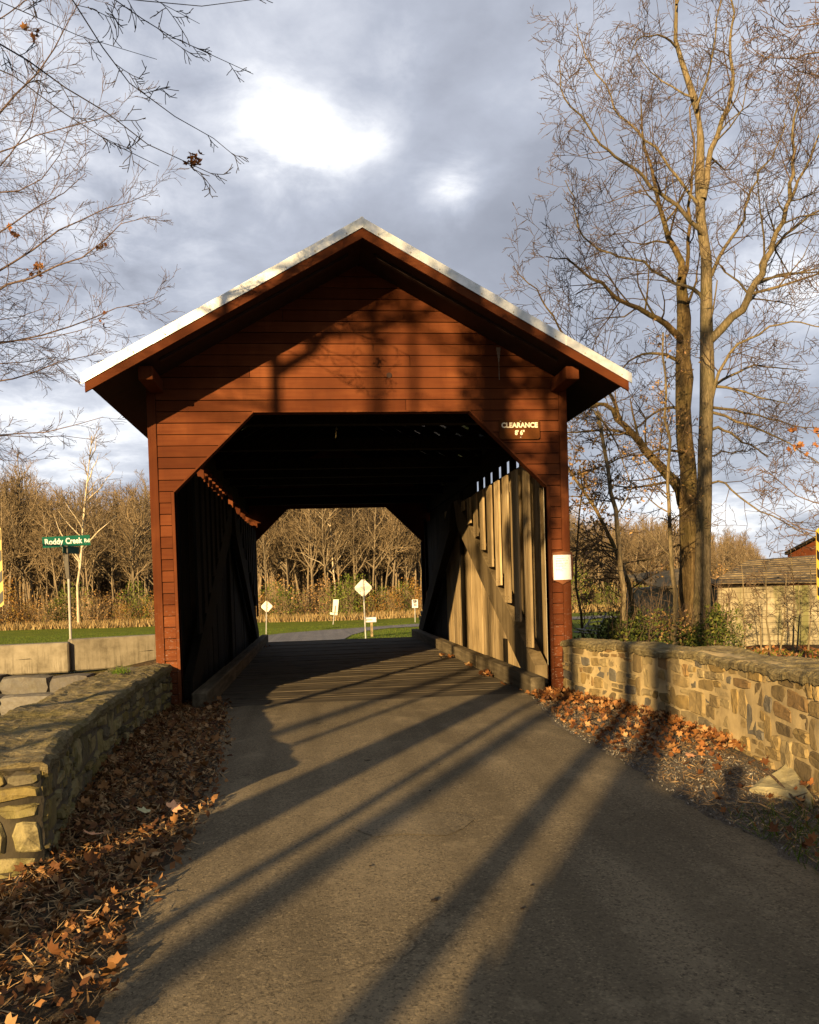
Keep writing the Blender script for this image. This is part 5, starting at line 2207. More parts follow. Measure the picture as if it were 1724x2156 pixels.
def place_tree(v, x, y, s, rz, label, group, name='wood_edge_tree', lean=(0, 0)):
    root = empty(name, (x, y, float(gz(x, y))), label, 'tree', group)
    root['local'] = 1
    root.rotation_euler = (lean[0], lean[1], rz)
    root.scale = (s, s, s)
    for nm, me_ in zip(('trunk', 'crown'), v):
        o = bpy.data.objects.new(nm, me_)
        col.objects.link(o)
        o.parent = root
    return root


def top_h(x, y):
    """height of the wood's canopy for a tree standing at x,y, so that its edge runs as in the photo"""
    d = np.array([x, y, 0.]) - CAM
    zz = d @ FW
    u = 862 + F_PX * (d @ RT) / zz
    vt = np.interp(u, [-200, 0, 60, 110, 170, 250, 330, 450, 560, 700, 800, 900, 1100, 1200, 1300, 1420, 1500, 1560, 1620, 1800],
                   [960, 985, 955, 985, 1010, 1000, 990, 985, 980, 985, 985, 995, 1040, 1075, 1095, 1080, 1110, 1120, 1180, 1190])
    vt += 22 * (u < 400)
    e = onY(u, vt, y)
    return e[2] - float(gz(x, y)), u


rf = RS(9)
regions = {'l': ('bare tree at the wood edge seen left of the bridge', 'bare trees of the wood left of the bridge'),
           'c': ('bare tree of the wood seen through the bridge opening', 'bare trees of the wood seen through the bridge'),
           'r': ('bare tree of the distant wood seen right of the bridge', 'bare trees of the wood right of the bridge')}
cnt = 0
for row_, (yy, step) in enumerate(((69, 1.25), (71.5, 1.15), (75, 1.3), (79, 1.5), (84, 1.8))):
    x = -44 + rf.rand() * 2
    while x < 62:
        px_, py_ = x + rf.uniform(-.8, .8), yy + rf.uniform(-1.6, 1.6) - .10 * x + (6 if x > 16 else 0)
        h, u = top_h(px_, py_)
        vis = (-60 < u < 345) or (500 < u < 930) or (1180 < u < 1640)
        if vis:
            key = 'l' if u < 400 else ('c' if u < 1000 else 'r')
            s = max(.35, h / 13.5 * rf.uniform(.78, 1.04))
            place_tree(variants[rf.randint(6)], px_, py_, s, rf.rand() * 6.28, *regions[key], lean=(rf.uniform(-.05, .05), rf.uniform(-.05, .05)))
            cnt += 1
        x += step * rf.uniform(.7, 1.3)
print('wood trees', cnt)
# the pale sycamore left
g = onY(165, 1300, 64)
place_tree(syc_v, g[0], 64, 1.02 * (onY(165, 925, 64)[2] - float(gz(g[0], 64))) / 15, .6, 'tall pale white-barked tree rising behind the street sign', None, 'sycamore_tree')
g = onY(705, 1300, 68)
place_tree((syc_v[0], variants[2][1]), g[0], 68, .9, 2.6, 'pale-barked tree standing right of the tilted sign beyond the bridge', None, 'sycamore_tree')

# dense low-detail wood behind, one mass
rw = RS(12)
wd = Wood()
for i in range(5200):
    x = rw.uniform(-62, 85)
    y = rw.uniform(80, 112) - .1 * x + (6 if x > 16 else 0)
    h, u = top_h(x, y)
    if not ((-80 < u < 360) or (480 < u < 950) or (1160 < u < 1660)):
        continue
    h *= rw.uniform(.72, .99)
    z0 = float(gz(x, y))
    a = np.array([x, y, z0 - .3])
    tip = a + np.array([rw.uniform(-.8, .8), rw.uniform(-.8, .8), h])
    m1 = (a + tip) / 2 + rw.randn(3) * .25
    wd.add([a, m1, tip], [.11 + .08 * rw.rand(), .08, .02], 3)
    for b in range(19):
        t = .2 + .8 * rw.rand()
        s0 = a + (tip - a) * t
        L_ = h * .2 * (1.25 - t)
        d = unit(np.array([rw.randn(), rw.randn(), .9 + rw.rand()]))
        e = s0 + d * L_ * (.5 + rw.rand())
        wd.add([s0, (s0 + e) / 2 + rw.randn(3) * .15, e], [.030, .022, .014], 3)
tag(link('distant_wood', wd.mesh('distant_wood'), M['dwood']), 'dense mass of bare trunks and twigs deep in the wood', None, None, 'stuff')

# brush at the wood edge: countable shrubs
def clump(name, n, rad, h, seed, size, power=.6):
    rr_ = RS(seed)
    th = rr_.rand(n) * 2 * pi
    q = rr_.rand(n) ** power
    zz = rr_.rand(n)
    prof = np.sqrt(np.clip(1 - (zz * 1.05 - .35) ** 2 * 1.6, .08, 1))
    lob = 1 + .28 * np.sin(th * 3 + seed) + .18 * np.sin(th * 5 + zz * 7)
    pts = np.stack([np.cos(th) * q * rad * prof * lob, np.sin(th) * q * rad * prof * lob, zz * h * (1 + .15 * np.sin(th * 4 + seed))], 1)
    return leaves_mesh(name, pts, size, rr_)


def stems_mesh(seed, rad, h, n, r0=.02):
    rr_ = RS(seed)
    wd = Wood()
    for i in range(n):
        a = np.array([rr_.randn() * rad * .2, rr_.randn() * rad * .2, -.1])
        e = np.array([rr_.randn() * rad * .55, rr_.randn() * rad * .55, h * (.6 + .6 * rr_.rand())])
        m1 = (a + e) / 2 + rr_.randn(3) * .12 * rad
        wd.add([a, m1, e], [r0, r0 * .7, r0 * .3], 3)
        for b in range(4):
            t = .35 + .6 * rr_.rand()
            s0 = a + (e - a) * t
            e2 = s0 + np.array([rr_.randn() * .3, rr_.randn() * .3, .2 + .3 * rr_.rand()]) * rad * .7
            wd.add([s0, (s0 + e2) / 2, e2], [r0 * .5, r0 * .35, r0 * .2], 3)
    return wd.mesh('stems')


shr = {}
for k, mt in (('g', M['leafg']), ('o', M['leafor']), ('t', M['leafta'])):
    for j in range(2):
        lm = clump('foliage', 1100 if k != 't' else 420, 1.5, 2.9, 300 + j * 7 + ord(k), .085)
        lm.materials.append(mt)
        sm = stems_mesh(400 + j + ord(k), 1.3, 2.5, 26, .022)
        sm.materials.append(M['ftwig'])
        shr[k, j] = (sm, lm)
desc = {'g': ('green leafy shrub at the foot of the wood', 'green shrubs'), 'o': ('orange-brown shrub at the foot of the wood', 'orange shrubs'), 't': ('bare tan brush at the foot of the wood', 'tan bushes')}
plants = [(-30, 'o'), (15, 'o'), (60, 'o'), (95, 't'), (120, 'g'), (150, 'g'), (185, 't'), (215, 't'), (240, 't'), (262, 'o'), (285, 'g'), (310, 'g'), (330, 'o'),
          (545, 'o'), (575, 'g'), (605, 'g'), (632, 't'), (660, 't'), (735, 'g'), (755, 'g'), (805, 'g'), (830, 'o'), (850, 'g'), (872, 'o'), (890, 'o'),
          (1215, 'g'), (1250, 'g'), (1285, 'g'), (1320, 't'), (1350, 'g'), (1390, 't'), (1520, 't'), (685, 't'), (715, 'g'), (780, 'o'), (45, 't'), (590, 't'), (1235, 't')]
for i, (u, k) in enumerate(plants):
    Yp = 64.5 + (i % 3) * 1.4
    p = onY(u, 1300, Yp)
    Yp -= .1 * p[0]
    p = onY(u, 1300, Yp)
    where = ('left of the bridge' if u < 400 else ('seen through the bridge' if u < 1000 else 'right of the bridge'))
    s = rf.uniform(.7, 1.25)
    root = empty('shrub', (p[0], Yp, float(gz(p[0], Yp))), desc[k][0] + ', ' + where, 'shrub', desc[k][1] + ' ' + where)
    root['local'] = 1
    root.scale = (s * 1.15, s, s * rf.uniform(.8, 1.2))
    root.rotation_euler = (0, 0, rf.rand() * 6)
    for nm, me_ in zip(('stems', 'foliage'), shr[k, i % 2]):
        o = bpy.data.objects.new(nm, me_)
        col.objects.link(o)
        o.parent = root

# undergrowth and dry grass strip, uncountable
n = 60000
x = rw.uniform(-48, 70, n)
y = rw.uniform(63, 90, n) - .1 * x
hh = rw.rand(n)
pts = np.stack([x, y, gz(x, y) + hh ** 1.6 * (2.6 + 1.1 * np.sin(x * .9) + .7 * np.sin(x * 2.3))], 1)
tag(link('undergrowth', leaves_mesh('undergrowth', pts, .11, rw, 'sliver', 0), M['leafta']), 'brown twiggy undergrowth along the foot of the wood', None, None, 'stuff')
n = 16000
x = rw.uniform(-48, 70, n)
y = 60.5 + rw.rand(n) ** 1.5 * 6 - .1 * x + .8 * np.sin(x * .4)


def blades(name, x, y, h, w, r_, mat, label, lean=.35):
    n = len(x)
    z = gz(x, y)
    a = r_.rand(n) * 2 * pi
    hx, hy = np.cos(a) * w, np.sin(a) * w
    H_ = h * (.5 + r_.rand(n))
    lx, ly = r_.randn(n) * lean * H_, r_.randn(n) * lean * H_
    V = np.empty((n, 3, 3))
    V[:, 0] = np.stack([x - hx, y - hy, z - .01], 1)
    V[:, 1] = np.stack([x + hx, y + hy, z - .01], 1)
    V[:, 2] = np.stack([x + lx, y + ly, z + H_], 1)
    f = np.arange(3 * n).reshape(n, 3)
    return tag(link(name, np_mesh(name, V.reshape(-1, 3), f), mat), label, None, None, 'stuff')


blades('dry_grass', x, y, .55, .05, rw, M['dry'], 'strip of tall dry straw-coloured grass before the wood')
n = 60000
x = rw.uniform(-24, 9, n)
y = 12.6 + rw.rand(n) ** 1.6 * 34
k = (creek_d(x, y) > 3.0)
# keep off the far road
from mathutils.geometry import intersect_point_tri_2d
pl_ = np.array(poly)


def inside(x, y, P):
    c = np.zeros(len(x), bool)
    for i in range(len(P)):
        x1, y1 = P[i]
        x2, y2 = P[(i + 1) % len(P)]
        m = ((y1 > y) != (y2 > y)) & (x < (x2 - x1) * (y - y1) / (y2 - y1 + 1e-12) + x1)
        c ^= m
    return c


k &= ~inside(x, y, pl_)
blades('lawn_grass', x[k], y[k], .055, .012, rw, M['grassb'], 'short green lawn grass beyond the bridge')
# tuft of dead leaves where the far road bends
g = G(712, 1353)
pts = np.array([[g[0] + rw.randn() * .35, g[1] + rw.randn() * .25, 0] for _ in range(90)])
pts[:, 2] = gz(pts[:, 0], pts[:, 1]) + .04
tag(link('leaf_drift', leaves_mesh('leaf_drift', pts, .07, rw, 'quad', 1.5), M['leafo']), 'small drift of brown leaves at the bend of the far road', None, None, 'stuff')

# ------------------------------------------------------------------ honeysuckle thicket around the big trees
rh = RS(31)
thick = [(1290, 1325, 2.9, .62, .75, 'd', 'dark green shrub right of the bridge corner behind the wall'),
         (1340, 1320, 4.2, .9, .95, 'd', 'dark green shrub between the slim leaning tree and the big trunks'),
         (1395, 1325, 4.6, .8, .8, 'b', 'brown-green brush just left of the thick dark trunk'),
         (1512, 1325, 4.8, .45, .95, 'd', 'green climbing shrub hugging the right side of the pale trunk'),
         (1240, 1300, 9.0, .8, .7, 'g', 'yellow-green shrub beyond the metal rack'),
         (1440, 1335, 4.9, .5, .5, 'd', 'low dark green shrub at the foot of the thick dark trunk')]
for u, v, Yp, rad, h, k, lb in thick:
    p = onY(u, v, Yp)
    z0 = float(gz(p[0], Yp))
    root = empty('shrub', (p[0], Yp, z0), lb, 'shrub')
    root['local'] = 1
    lm = clump('foliage', 1900 if k != 'b' else 700, rad, h * .78 + .1, rh.randint(999), .034, .8)
    lm.materials.append(M['leafdg'] if k == 'd' else (M['leafg'] if k == 'g' else M['leafta']))
    sm = stems_mesh(rh.randint(999), rad, h + .35, 26, .009)
    sm.materials.append(M['twig'])
    for nm, me_ in (('stems', sm), ('foliage', lm)):
        o = bpy.data.objects.new(nm, me_)
        col.objects.link(o)
        o.parent = root

# metal rack (folded silver ladder-like frame) seen past the bridge corner
YK = 7.6
root = empty('metal_rack', tuple(onY(1240, 1330, YK)), 'silver ladder-like metal rack lying behind the right wall', 'metal rack')


def rod(a, b, rr_=.02):
    mb = MB()
    mb.tube([onY(*a, YK), onY(*b, YK + .15)], rr_, 6)
    mb.build('rail', M['galv'], root)


rod((1224, 1332), (1248, 1296))
rod((1256, 1332), (1277, 1290))
for t in (.12, .35, .58, .8):
    rod((1224 + 24 * t, 1332 - 36 * t), (1256 + 21 * t, 1332 - 42 * t), .012)
rod((1212, 1324), (1262, 1328), .016)
rod((1208, 1330), (1270, 1335), .02)

# ------------------------------------------------------------------ block shed and barn
sh_l, sh_r = Vector(onY(1505, 1237, 9.6)), Vector(onY(1745, 1229, 8.4))
zb0 = float(gz(sh_l.x, 9.6)) - .3
root = empty('block_shed', (sh_l.x, 9.6, zb0), 'low pale block shed with green-stained wall and mossy lean roof', 'shed')
d = sh_r - sh_l
Ls = Vector((d.x, d.y, 0)).length
dx_ = Vector((d.x, d.y, 0)).normalized()
nn = Vector((dx_.y, -dx_.x, 0))
rows = int((sh_l.z - zb0) / .152) + 1
rb = random.Random(8)
mb = MB()
mb.prism([Vector((sh_l.x, sh_l.y, zb0)), Vector((sh_r.x, sh_r.y, zb0)), sh_r - Vector((0, 0, .01)), sh_l - Vector((0, 0, .01))], -nn * .16)
mb.build('wall_core', M['mortarL'], root)
for j in range(rows):
    z1 = sh_l.z - j * .152
    s0 = -.2 if j % 2 else 0
    while s0 < Ls:
        a_, b_ = max(0, s0) + .004, min(Ls, s0 + .4) - .004
        if b_ - a_ > .05:
            pa = Vector((sh_l.x, sh_l.y, 0)) + dx_ * a_
            pb = Vector((sh_l.x, sh_l.y, 0)) + dx_ * b_
            dz = (sh_r.z - sh_l.z) * a_ / Ls
            mb = MB()
            mb.prism([(pa.x, pa.y, z1 - .146 + dz), (pb.x, pb.y, z1 - .146 + dz), (pb.x, pb.y, z1 - .003 + dz), (pa.x, pa.y, z1 - .003 + dz)], nn * (.012 + rb.uniform(0, .003)))
            mb.build('block', M['block'], root)
        s0 += .4
# left end wall
mb = MB()
mb.prism([Vector((sh_l.x, sh_l.y, zb0)), sh_l, sh_l - nn * 3.2 + Vector((0, 0, .2)), Vector((sh_l.x, sh_l.y, zb0)) - nn * 3.2], dx_ * .15)
mb.build('end_wall', M['block'], root)
# fascia
mb = MB()
mb.prism([sh_l + nn * .1 + Vector((-.1, 0, .005)), sh_r + nn * .1 + Vector((0, 0, .005)), sh_r + nn * .1 + Vector((0, 0, .08)), sh_l + nn * .1 + Vector((-.1, 0, .08))], nn * -.04)
mb.build('fascia', M['woodd'], root)
# roof courses
ra, rb_ = Vector(onY(1492, 1232, 9.4)), Vector(onY(1745, 1229, 8.2))
rc, rd = Vector(onY(1765, 1168, 12.4)), Vector(onY(1575, 1182, 13.4))
M['roofold'] = m_wood('old_roof', [(.15, .11, .06), (.30, .235, .13), (.46, .37, .22)], 'x', 20)
nco = 11
for j in range(nco):
    t0, t1 = j / nco, (j + 1) / nco + .02
    q = [ra.lerp(rd, t0), rb_.lerp(rc, t0), rb_.lerp(rc, t1), ra.lerp(rd, t1)]
    q = [p + Vector((0, 0, .02 * (1 if i < 2 else 0) + rb.uniform(0, .012))) for i, p in enumerate(q)]
    mb = MB()
    mb.prism(q, (0, 0, .02))
    mb.build('roof_course', M['roofold'], root)

# lower shed part behind the trunks
a, b = Vector(onY(1392, 1240, 12.5)), Vector(onY(1508, 1230, 11.2))
root = empty('side_shed', (a.x, a.y, float(gz(a.x, a.y))), 'lower weathered lean-to shed behind the two big trunks', 'shed')
mb = MB()
z0 = -.9
mb.prism([(a.x, a.y, z0), (b.x, b.y, z0), b, a], (.1, 3, 0))
mb.build('wall', M['block'], root)
mb = MB()
mb.prism([a + Vector((-.15, -.15, .0)), b + Vector((.1, -.15, .0)), b + Vector((.1, 2.6, .42)), a + Vector((-.15, 2.6, .38))], (0, 0, .07))
mb.build('roof', M['roofold'], root)

YB_ = 30
root = empty('red_barn', tuple(onY(1720, 1230, YB_)), 'distant red barn gable above the shed roof at the right edge', 'barn')
a, b = Vector(onY(1658, 1163, YB_)), Vector(onY(1758, 1112, YB_))
mb = MB()
mb.prism([(a.x, YB_, -.6), (b.x, YB_, -.6), (b.x, YB_, b.z), (a.x, YB_, a.z)], (6, 5, 0))
mb.build('wall', M['red'], root)
mb = MB()
q0, q1 = a + Vector((-.35, -.3, -.14)), b + Vector((0, -.3, .05))
mb.prism([q0, q1, q1 + Vector((0, 0, .16)), q0 + Vector((0, 0, .16))], (6.4, 5.3, 0))
mb.build('roof', M['woodd'], root)

# ------------------------------------------------------------------ fallen leaves, litter, sticks
rl = RS(71)


def scatter(n, xf, yf, zoff, seed):
    r_ = RS(seed)
    y = yf(r_, n)
    x = xf(r_, n, y)
    return np.stack([x, y, gz(x, y) + zoff * r_.rand(n)], 1), r_


def leftx(r_, n, y):
    base = np.interp(y, [-9, -5.85, -4.7, -2.9, -1.4, .1], [-2.9, -2.05, -2.22, -2.38, -2.44, -2.42])
    edge = np.interp(y, [p[1] for p in EDGE_L], [p[0] for p in EDGE_L]) + .03
    t = r_.rand(n) ** 1.5
    return base + (edge - base) * t + (r_.randn(n) * .05) * (t > .85)


def rightx(r_, n, y):
    base = np.interp(y, [-7.8, -6.8, -5.5, -4.8, -4, -3.2, -2.4, -1.4, -.16], [2.1, 2.2, 2.36, 2.5, 2.63, 2.7, 2.69, 2.56, 2.40])
    edge = np.interp(y, [p[1] for p in EDGE_R], [p[0] for p in EDGE_R])
    t = r_.rand(n) ** 2.2
    return base - (base - edge) * t


pts, r_ = scatter(7500, leftx, lambda r_, n: -8.6 + 8.9 * r_.rand(n), .05, 11)
pts[:, 2] += .015
tag(link('leaf_fragments', leaves_mesh('leaf_fragments', pts, .026, r_, 'quad', .6, .4), M['leafd']), 'broken brown leaf fragments on the left verge', None, None, 'stuff')
pts, r_ = scatter(750, leftx, lambda r_, n: -8.6 + 8.9 * r_.rand(n), .075, 1)
pts[:, 2] += .02
tag(link('fallen_leaves', leaves_mesh('fallen_leaves', pts, .038, r_, 'maple', .5, .8), M['leafd']), 'brown maple leaves heaped along the foot of the left wall', None, None, 'stuff')
pts, r_ = scatter(12000, leftx, lambda r_, n: -8.8 + 8.8 * r_.rand(n), .045, 2)
pts[:, 2] += .02
tag(link('leaf_litter', leaves_mesh('leaf_litter', pts, .03, r_, 'sliver', 1.2, .1), M['litter']), 'fine straw and leaf crumbs on the left verge', None, None, 'stuff')


def righty(r_, n):
    return np.where(r_.rand(n) < .62, -4.1 + 3.9 * r_.rand(n), -8.5 + 8.3 * r_.rand(n))


pts, r_ = scatter(1450, rightx, righty, .06, 3)
sel = (pts[:, 1] > -4.4) | (pts[:, 1] < -5.6) | (r_.rand(len(pts)) < .3)
pts = pts[sel]
pts[:, 2] += .02
tag(link('fallen_leaves', leaves_mesh('fallen_leaves', pts, .034, r_, 'maple', .5, .9), M['leafo']), 'orange maple leaves heaped along the foot of the right wall', None, None, 'stuff')
pts, r_ = scatter(9000, lambda r_, n, y: np.interp(y, [p[1] for p in EDGE_R], [p[0] for p in EDGE_R]) + .02 + .85 * r_.rand(n), lambda r_, n: -8.6 + 8.3 * r_.rand(n), .015, 4)
pts[:, 2] += .015
tag(link('leaf_litter', leaves_mesh('leaf_litter', pts, .026, r_, 'sliver', 2, .1), M['litter']), 'straw crumbs and needles on the right gravel shoulder', None, None, 'stuff')
# gravel stones
pts, r_ = scatter(9000, lambda r_, n, y: np.interp(y, [p[1] for p in EDGE_R], [p[0] for p in EDGE_R]) - .02 + .8 * r_.rand(n), lambda r_, n: -8.6 + 8.4 * r_.rand(n), .008, 6)
tag(link('gravel', leaves_mesh('gravel', pts + [0, 0, .008], .009, r_, 'quad', .3, .5), m_leaf('gravel_chips', [(0, (.10, .09, .07)), (.6, (.26, .23, .18)), (1, (.55, .50, .40))], trans=0)),
    'grey gravel chips on the right shoulder', None, None, 'stuff')
# a few leaves on the deck and behind the wall
mbp = []
for q, n in (((1030, 1422), 26), ((985, 1403), 10), ((945, 1385), 12), ((1085, 1440), 5), ((560, 1362), 6), ((1128, 1462), 10), ((1155, 1462), 50), ((1170, 1470), 60)):
    d = ray(*q)
    t = (.03 - CAM[2]) / d[2]
    c = CAM + d * t
    mbp += list(c + np.c_[rl.randn(n) * .07, rl.randn(n) * .12, rl.rand(n) * .045 + .005])
tag(link('deck_leaves', leaves_mesh('deck_leaves', np.array(mbp), .055, rl, 'maple', .7, .4), M['leafo']), 'orange leaves caught along the bridge curb', None, None, 'stuff')
n = 2600
x = rl.uniform(3.2, 11, n)
y = rl.uniform(-2, 8.3, n)
pts = np.stack([x, y, gz(x, y) + .04 * rl.rand(n) + .01], 1)
tag(link('wood_floor_leaves', leaves_mesh('wood_floor_leaves', pts, .075, rl, 'quad', 1, .3), M['leafo']), 'brown leaves on the ground behind the right wall', None, None, 'stuff')
# grass tufts at the right edge and on the left wall
n = 900
y = rl.uniform(-7.6, -5.6, n)
x = np.interp(y, [-7.8, -5.5], [2.0, 2.25]) - rl.rand(n) ** 1.3 * .55
blades('verge_grass', x, y, .075, .004, rl, M['grassb'], 'sparse green grass at the right road edge', .8)
n = 700
x = rl.uniform(5.2, 9, n)
y = rl.uniform(1.5, 5.5, n)
blades('verge_grass', x, y, .10, .012, rl, M['grassb'], 'sparse green grass behind the right wall', .6)
g = onY(262, 1412, -.6)
root = empty('weed', g, 'small green weed growing on top of the left wall', 'weed')
wx = np.full(60, 0.) + rl.randn(60) * .03
V = []
for i in range(60):
    b_ = np.array([-2.78 + rl.randn() * .05, -.95 + rl.randn() * .1, .565])
    t_ = b_ + np.array([rl.randn() * .05, rl.randn() * .07, .03 + .06 * rl.rand()])
    s_v = np.array([.006, 0, 0])
    V += [b_ - s_v, b_ + s_v, t_]
root.location = (-2.78, -.95, .56)
link('blades', np_mesh('blades', np.array(V), np.arange(180).reshape(60, 3)), M['grassb'], root)

# particular leaves and sticks


def one_leaf(q, size, mat, rz, tilt, label):
    g_ = G(*q)
    me_ = leaves_mesh('maple_leaf', np.zeros((1, 3)), 1., RS(int(q[0])), 'maple', 50, .22)
    me_.transform(Matrix.Scale(size, 4))
    o = link('maple_leaf', me_, mat)
    o.location = (g_[0], g_[1], g_[2] + .085)
    o.rotation_euler = (tilt, .1, rz)
    tag(o, label, 'leaf', 'large single leaves on the ground')


one_leaf((306, 1738), .075, M['leafpale'], 1.2, .35, 'large pale green-yellow maple leaf on the left leaf pile')
one_leaf((365, 1728), .05, M['leafpeach'], .4, .6, 'small peach-coloured maple leaf near the left road edge')
one_leaf((195, 1790), .06, M['leafpeach'], 2.2, .3, 'large pinkish curled leaf below the pale one on the left pile')
one_leaf((262, 1915), .05, M['leafo'], 3.2, .2, 'broad brown leaf beside the crooked stick')
one_leaf((340, 1610), .06, M['leafd'], .2, .2, 'wide dull brown leaf high on the left leaf pile')
one_leaf((1450, 1612), .05, M['leafpeach'], .2, .2, 'pale leaf on the gravel of the right shoulder')


def stick(seq, r0, label, mat='twig'):
    pts = []
    for i, q in enumerate(seq):
        g_ = G(*q)
        pts.append((g_[0], g_[1], g_[2] + .035 + .02 * sin(i * 1.7)))
    wd = Wood()
    wd.add([np.array(p) for p in pts], list(np.linspace(r0, r0 * .4, len(pts))), 6)
    # side spur
    a_, b_ = np.array(pts[len(pts) // 2]), np.array(pts[-1])
    e = a_ + unit(b_ - a_ + np.array([.1, -.25, .25])) * r0 * 12
    wd.add([a_, (a_ + e) / 2, e], [r0 * .5, r0 * .35, r0 * .2], 4)
    o = link('stick', wd.mesh('stick'), M[mat])
    o['label'] = label
    tag(o, label, 'stick', 'fallen sticks on the verges')


stick([(150, 1930), (185, 1922), (215, 1915), (240, 1902), (275, 1893), (322, 1886)], .011, 'crooked pale stick on the left verge pointing to the road', 'bark2')
stick([(0, 1978), (40, 1975), (85, 1968)], .007, 'short straw-pale stick low on the left verge', 'litter')
stick([(1600, 1627), (1630, 1655), (1670, 1690), (1708, 1712)], .011, 'dark twig lying across the pale rock')
stick([(1690, 1700), (1705, 1675), (1724, 1650)], .008, 'short forked twig right of the pale rock')
stick([(1555, 1700), (1600, 1712), (1640, 1722), (1664, 1728)], .006, 'thin straw stalk on the gravel before the pale rock', 'litter')
stick([(1400, 1590), (1430, 1584), (1460, 1573)], .008, 'brown stick among the leaves at the foot of the right wall')
stick([(1340, 1592), (1370, 1588), (1420, 1592)], .006, 'thin brown stick lying on the right shoulder gravel')

# acorns / small dark pebbles on the road
for i, (u, v, s) in enumerate(((915, 1912, .012), (1100, 1930, .007), (1120, 1880, .006), (780, 1838, .006), (925, 1620, .006), (905, 1676, .006))):
    g_ = G(u, v)
    bm = bmesh.new()
    bmesh.ops.create_icosphere(bm, subdivisions=1, radius=s)
    me = bpy.data.meshes.new('pebble')
    bm.to_mesh(me)
    bm.free()
    o = link('pebble', me, M['gable_back'])
    o.scale = (1.5, 1, .6)
    o.location = (g_[0], g_[1], g_[2] + .036)
    tag(o, 'dark acorn-sized pebble lying on the asphalt' if i else 'largest dark pebble on the asphalt in the middle foreground', 'pebble', None if i == 0 else 'small dark pebbles on the asphalt')

# ------------------------------------------------------------------ trees beside the road behind the viewpoint (their shadows fall on the road and gable)
PC = dict(wob=.14, up=.05, rmin=.012, split=.03, depth=3, lmin=.4, dens=[5, 4, 3], ang=.8)
rc_ = RS(17)


def shade_tree(k, Y0, dia, H, clear, nb, label, fork=()):
    x = k + .55 * Y0
    z0 = float(gz(x, Y0))
    root = empty('roadside_tree', (x, Y0, z0), label, 'tree')
    wd, tw = Wood(), Wood()
    pts = [np.array([x, Y0, z0 - .3])]
    n = 8
    for i in range(1, n + 1):
        pts.append(np.array([x + rc_.randn() * .03 * (i > 0), Y0 + rc_.randn() * .05, z0 + H * i / n]))
    rads = [dia / 2 * (1.15 if i == 0 else 1 - .55 * i / n) for i in range(n + 1)]
    wd.add(pts, rads, 8)
    for c in range(nb):
        zz = z0 + clear + (H - clear) * (c + rc_.rand()) / nb
        L_ = H * .22 * (.6 + .7 * rc_.rand())
        dd = unit(np.array([rc_.randn(), rc_.randn(), .7]))
        grow(wd, tw, np.array([x, Y0, zz]), dd, L_, dia * .22, 1, rc_, PC)
    for zf, dx, dz, rr_ in fork:
        a_ = np.array([x, Y0, z0 + zf])
        b_ = a_ + np.array([dx, 0, dz])
        m_ = (a_ + b_) / 2 + np.array([dx * .1, 0, -dz * .12])
        wd.add([a_, m_, b_], [rr_, rr_ * .8, rr_ * .45], 6)
        for t_ in (.45, .7, .95):
            grow(wd, tw, a_ + (b_ - a_) * t_, unit(np.array([rc_.randn() * .6 + dx, rc_.randn() * .3, .8])), 1.2, rr_ * .4, 2, rc_, PC)
    finish_tree(root, wd, tw, M['bark'], M['twig'])


shade_tree(-1.05, -12, .19, 12, 8.4, 6, 'slender bare tree farthest left behind the viewpoint, its forked shadow on the gable',
           fork=((7.0, .8, .75, .075), (7.15, -.75, .6, .05), (7.4, 1.95, .35, .05), (7.9, 1.4, -.55, .04), (6.6, -1.1, .25, .025), (7.75, 2.2, .9, .035)))
shade_tree(1.66, -14, .50, 14, 7.6, 7, 'stout bare tree behind the viewpoint shading the right half of the gable')
nl_ = 1500  # unseen leaf cloud added to shade the right half of the gable
kk_ = rc_.uniform(1.22, 2.75, nl_)
zz_ = rc_.uniform(5.5, 8.3, nl_)
yy_ = -14 + rc_.uniform(-1.0, 1.0, nl_)
keep_ = (np.sin(kk_ * 5.3 + zz_ * 1.7) + np.sin(zz_ * 4.1 - kk_ * 2.2) > -1.15) & ~((kk_ > 1.9) & (kk_ < 2.25) & (zz_ > 6.6) & (zz_ < 7.2))  # gap left in the added leaves so sun reaches the clearance sign
link('withered_leaves', leaves_mesh('withered_leaves', np.stack([kk_ + .55 * yy_, yy_, zz_ - .25 * (yy_ + 14)], 1)[keep_], .085, rc_), M['leafta'], bpy.data.objects['roadside_tree.001'])
shade_tree(3.62, -17, .22, 12, 7.5, 6, 'thin bare tree behind the viewpoint with the long middle road shadow')
shade_tree(4.06, -19, .34, 14, 8.0, 6, 'bare tree behind the viewpoint whose shadow crosses the right wall')
shade_tree(2.66, -20, .26, 14, 8.0, 6, 'bare tree behind the viewpoint with the left road shadow')
shade_tree(2.30, -15, .12, 10, 6.5, 5, 'sapling-thin bare tree close behind the viewpoint')
shade_tree(.66, -16, .12, 11, 7.0, 5, 'thin bare tree behind the viewpoint left of the stout one')
shade_tree(.15, -26, .3, 15, 9.0, 6, 'bare tree set far back behind the viewpoint')
shade_tree(-8.4, -16, .35, 12, 5.0, 8, 'bare tree behind the left wall outside the photo')
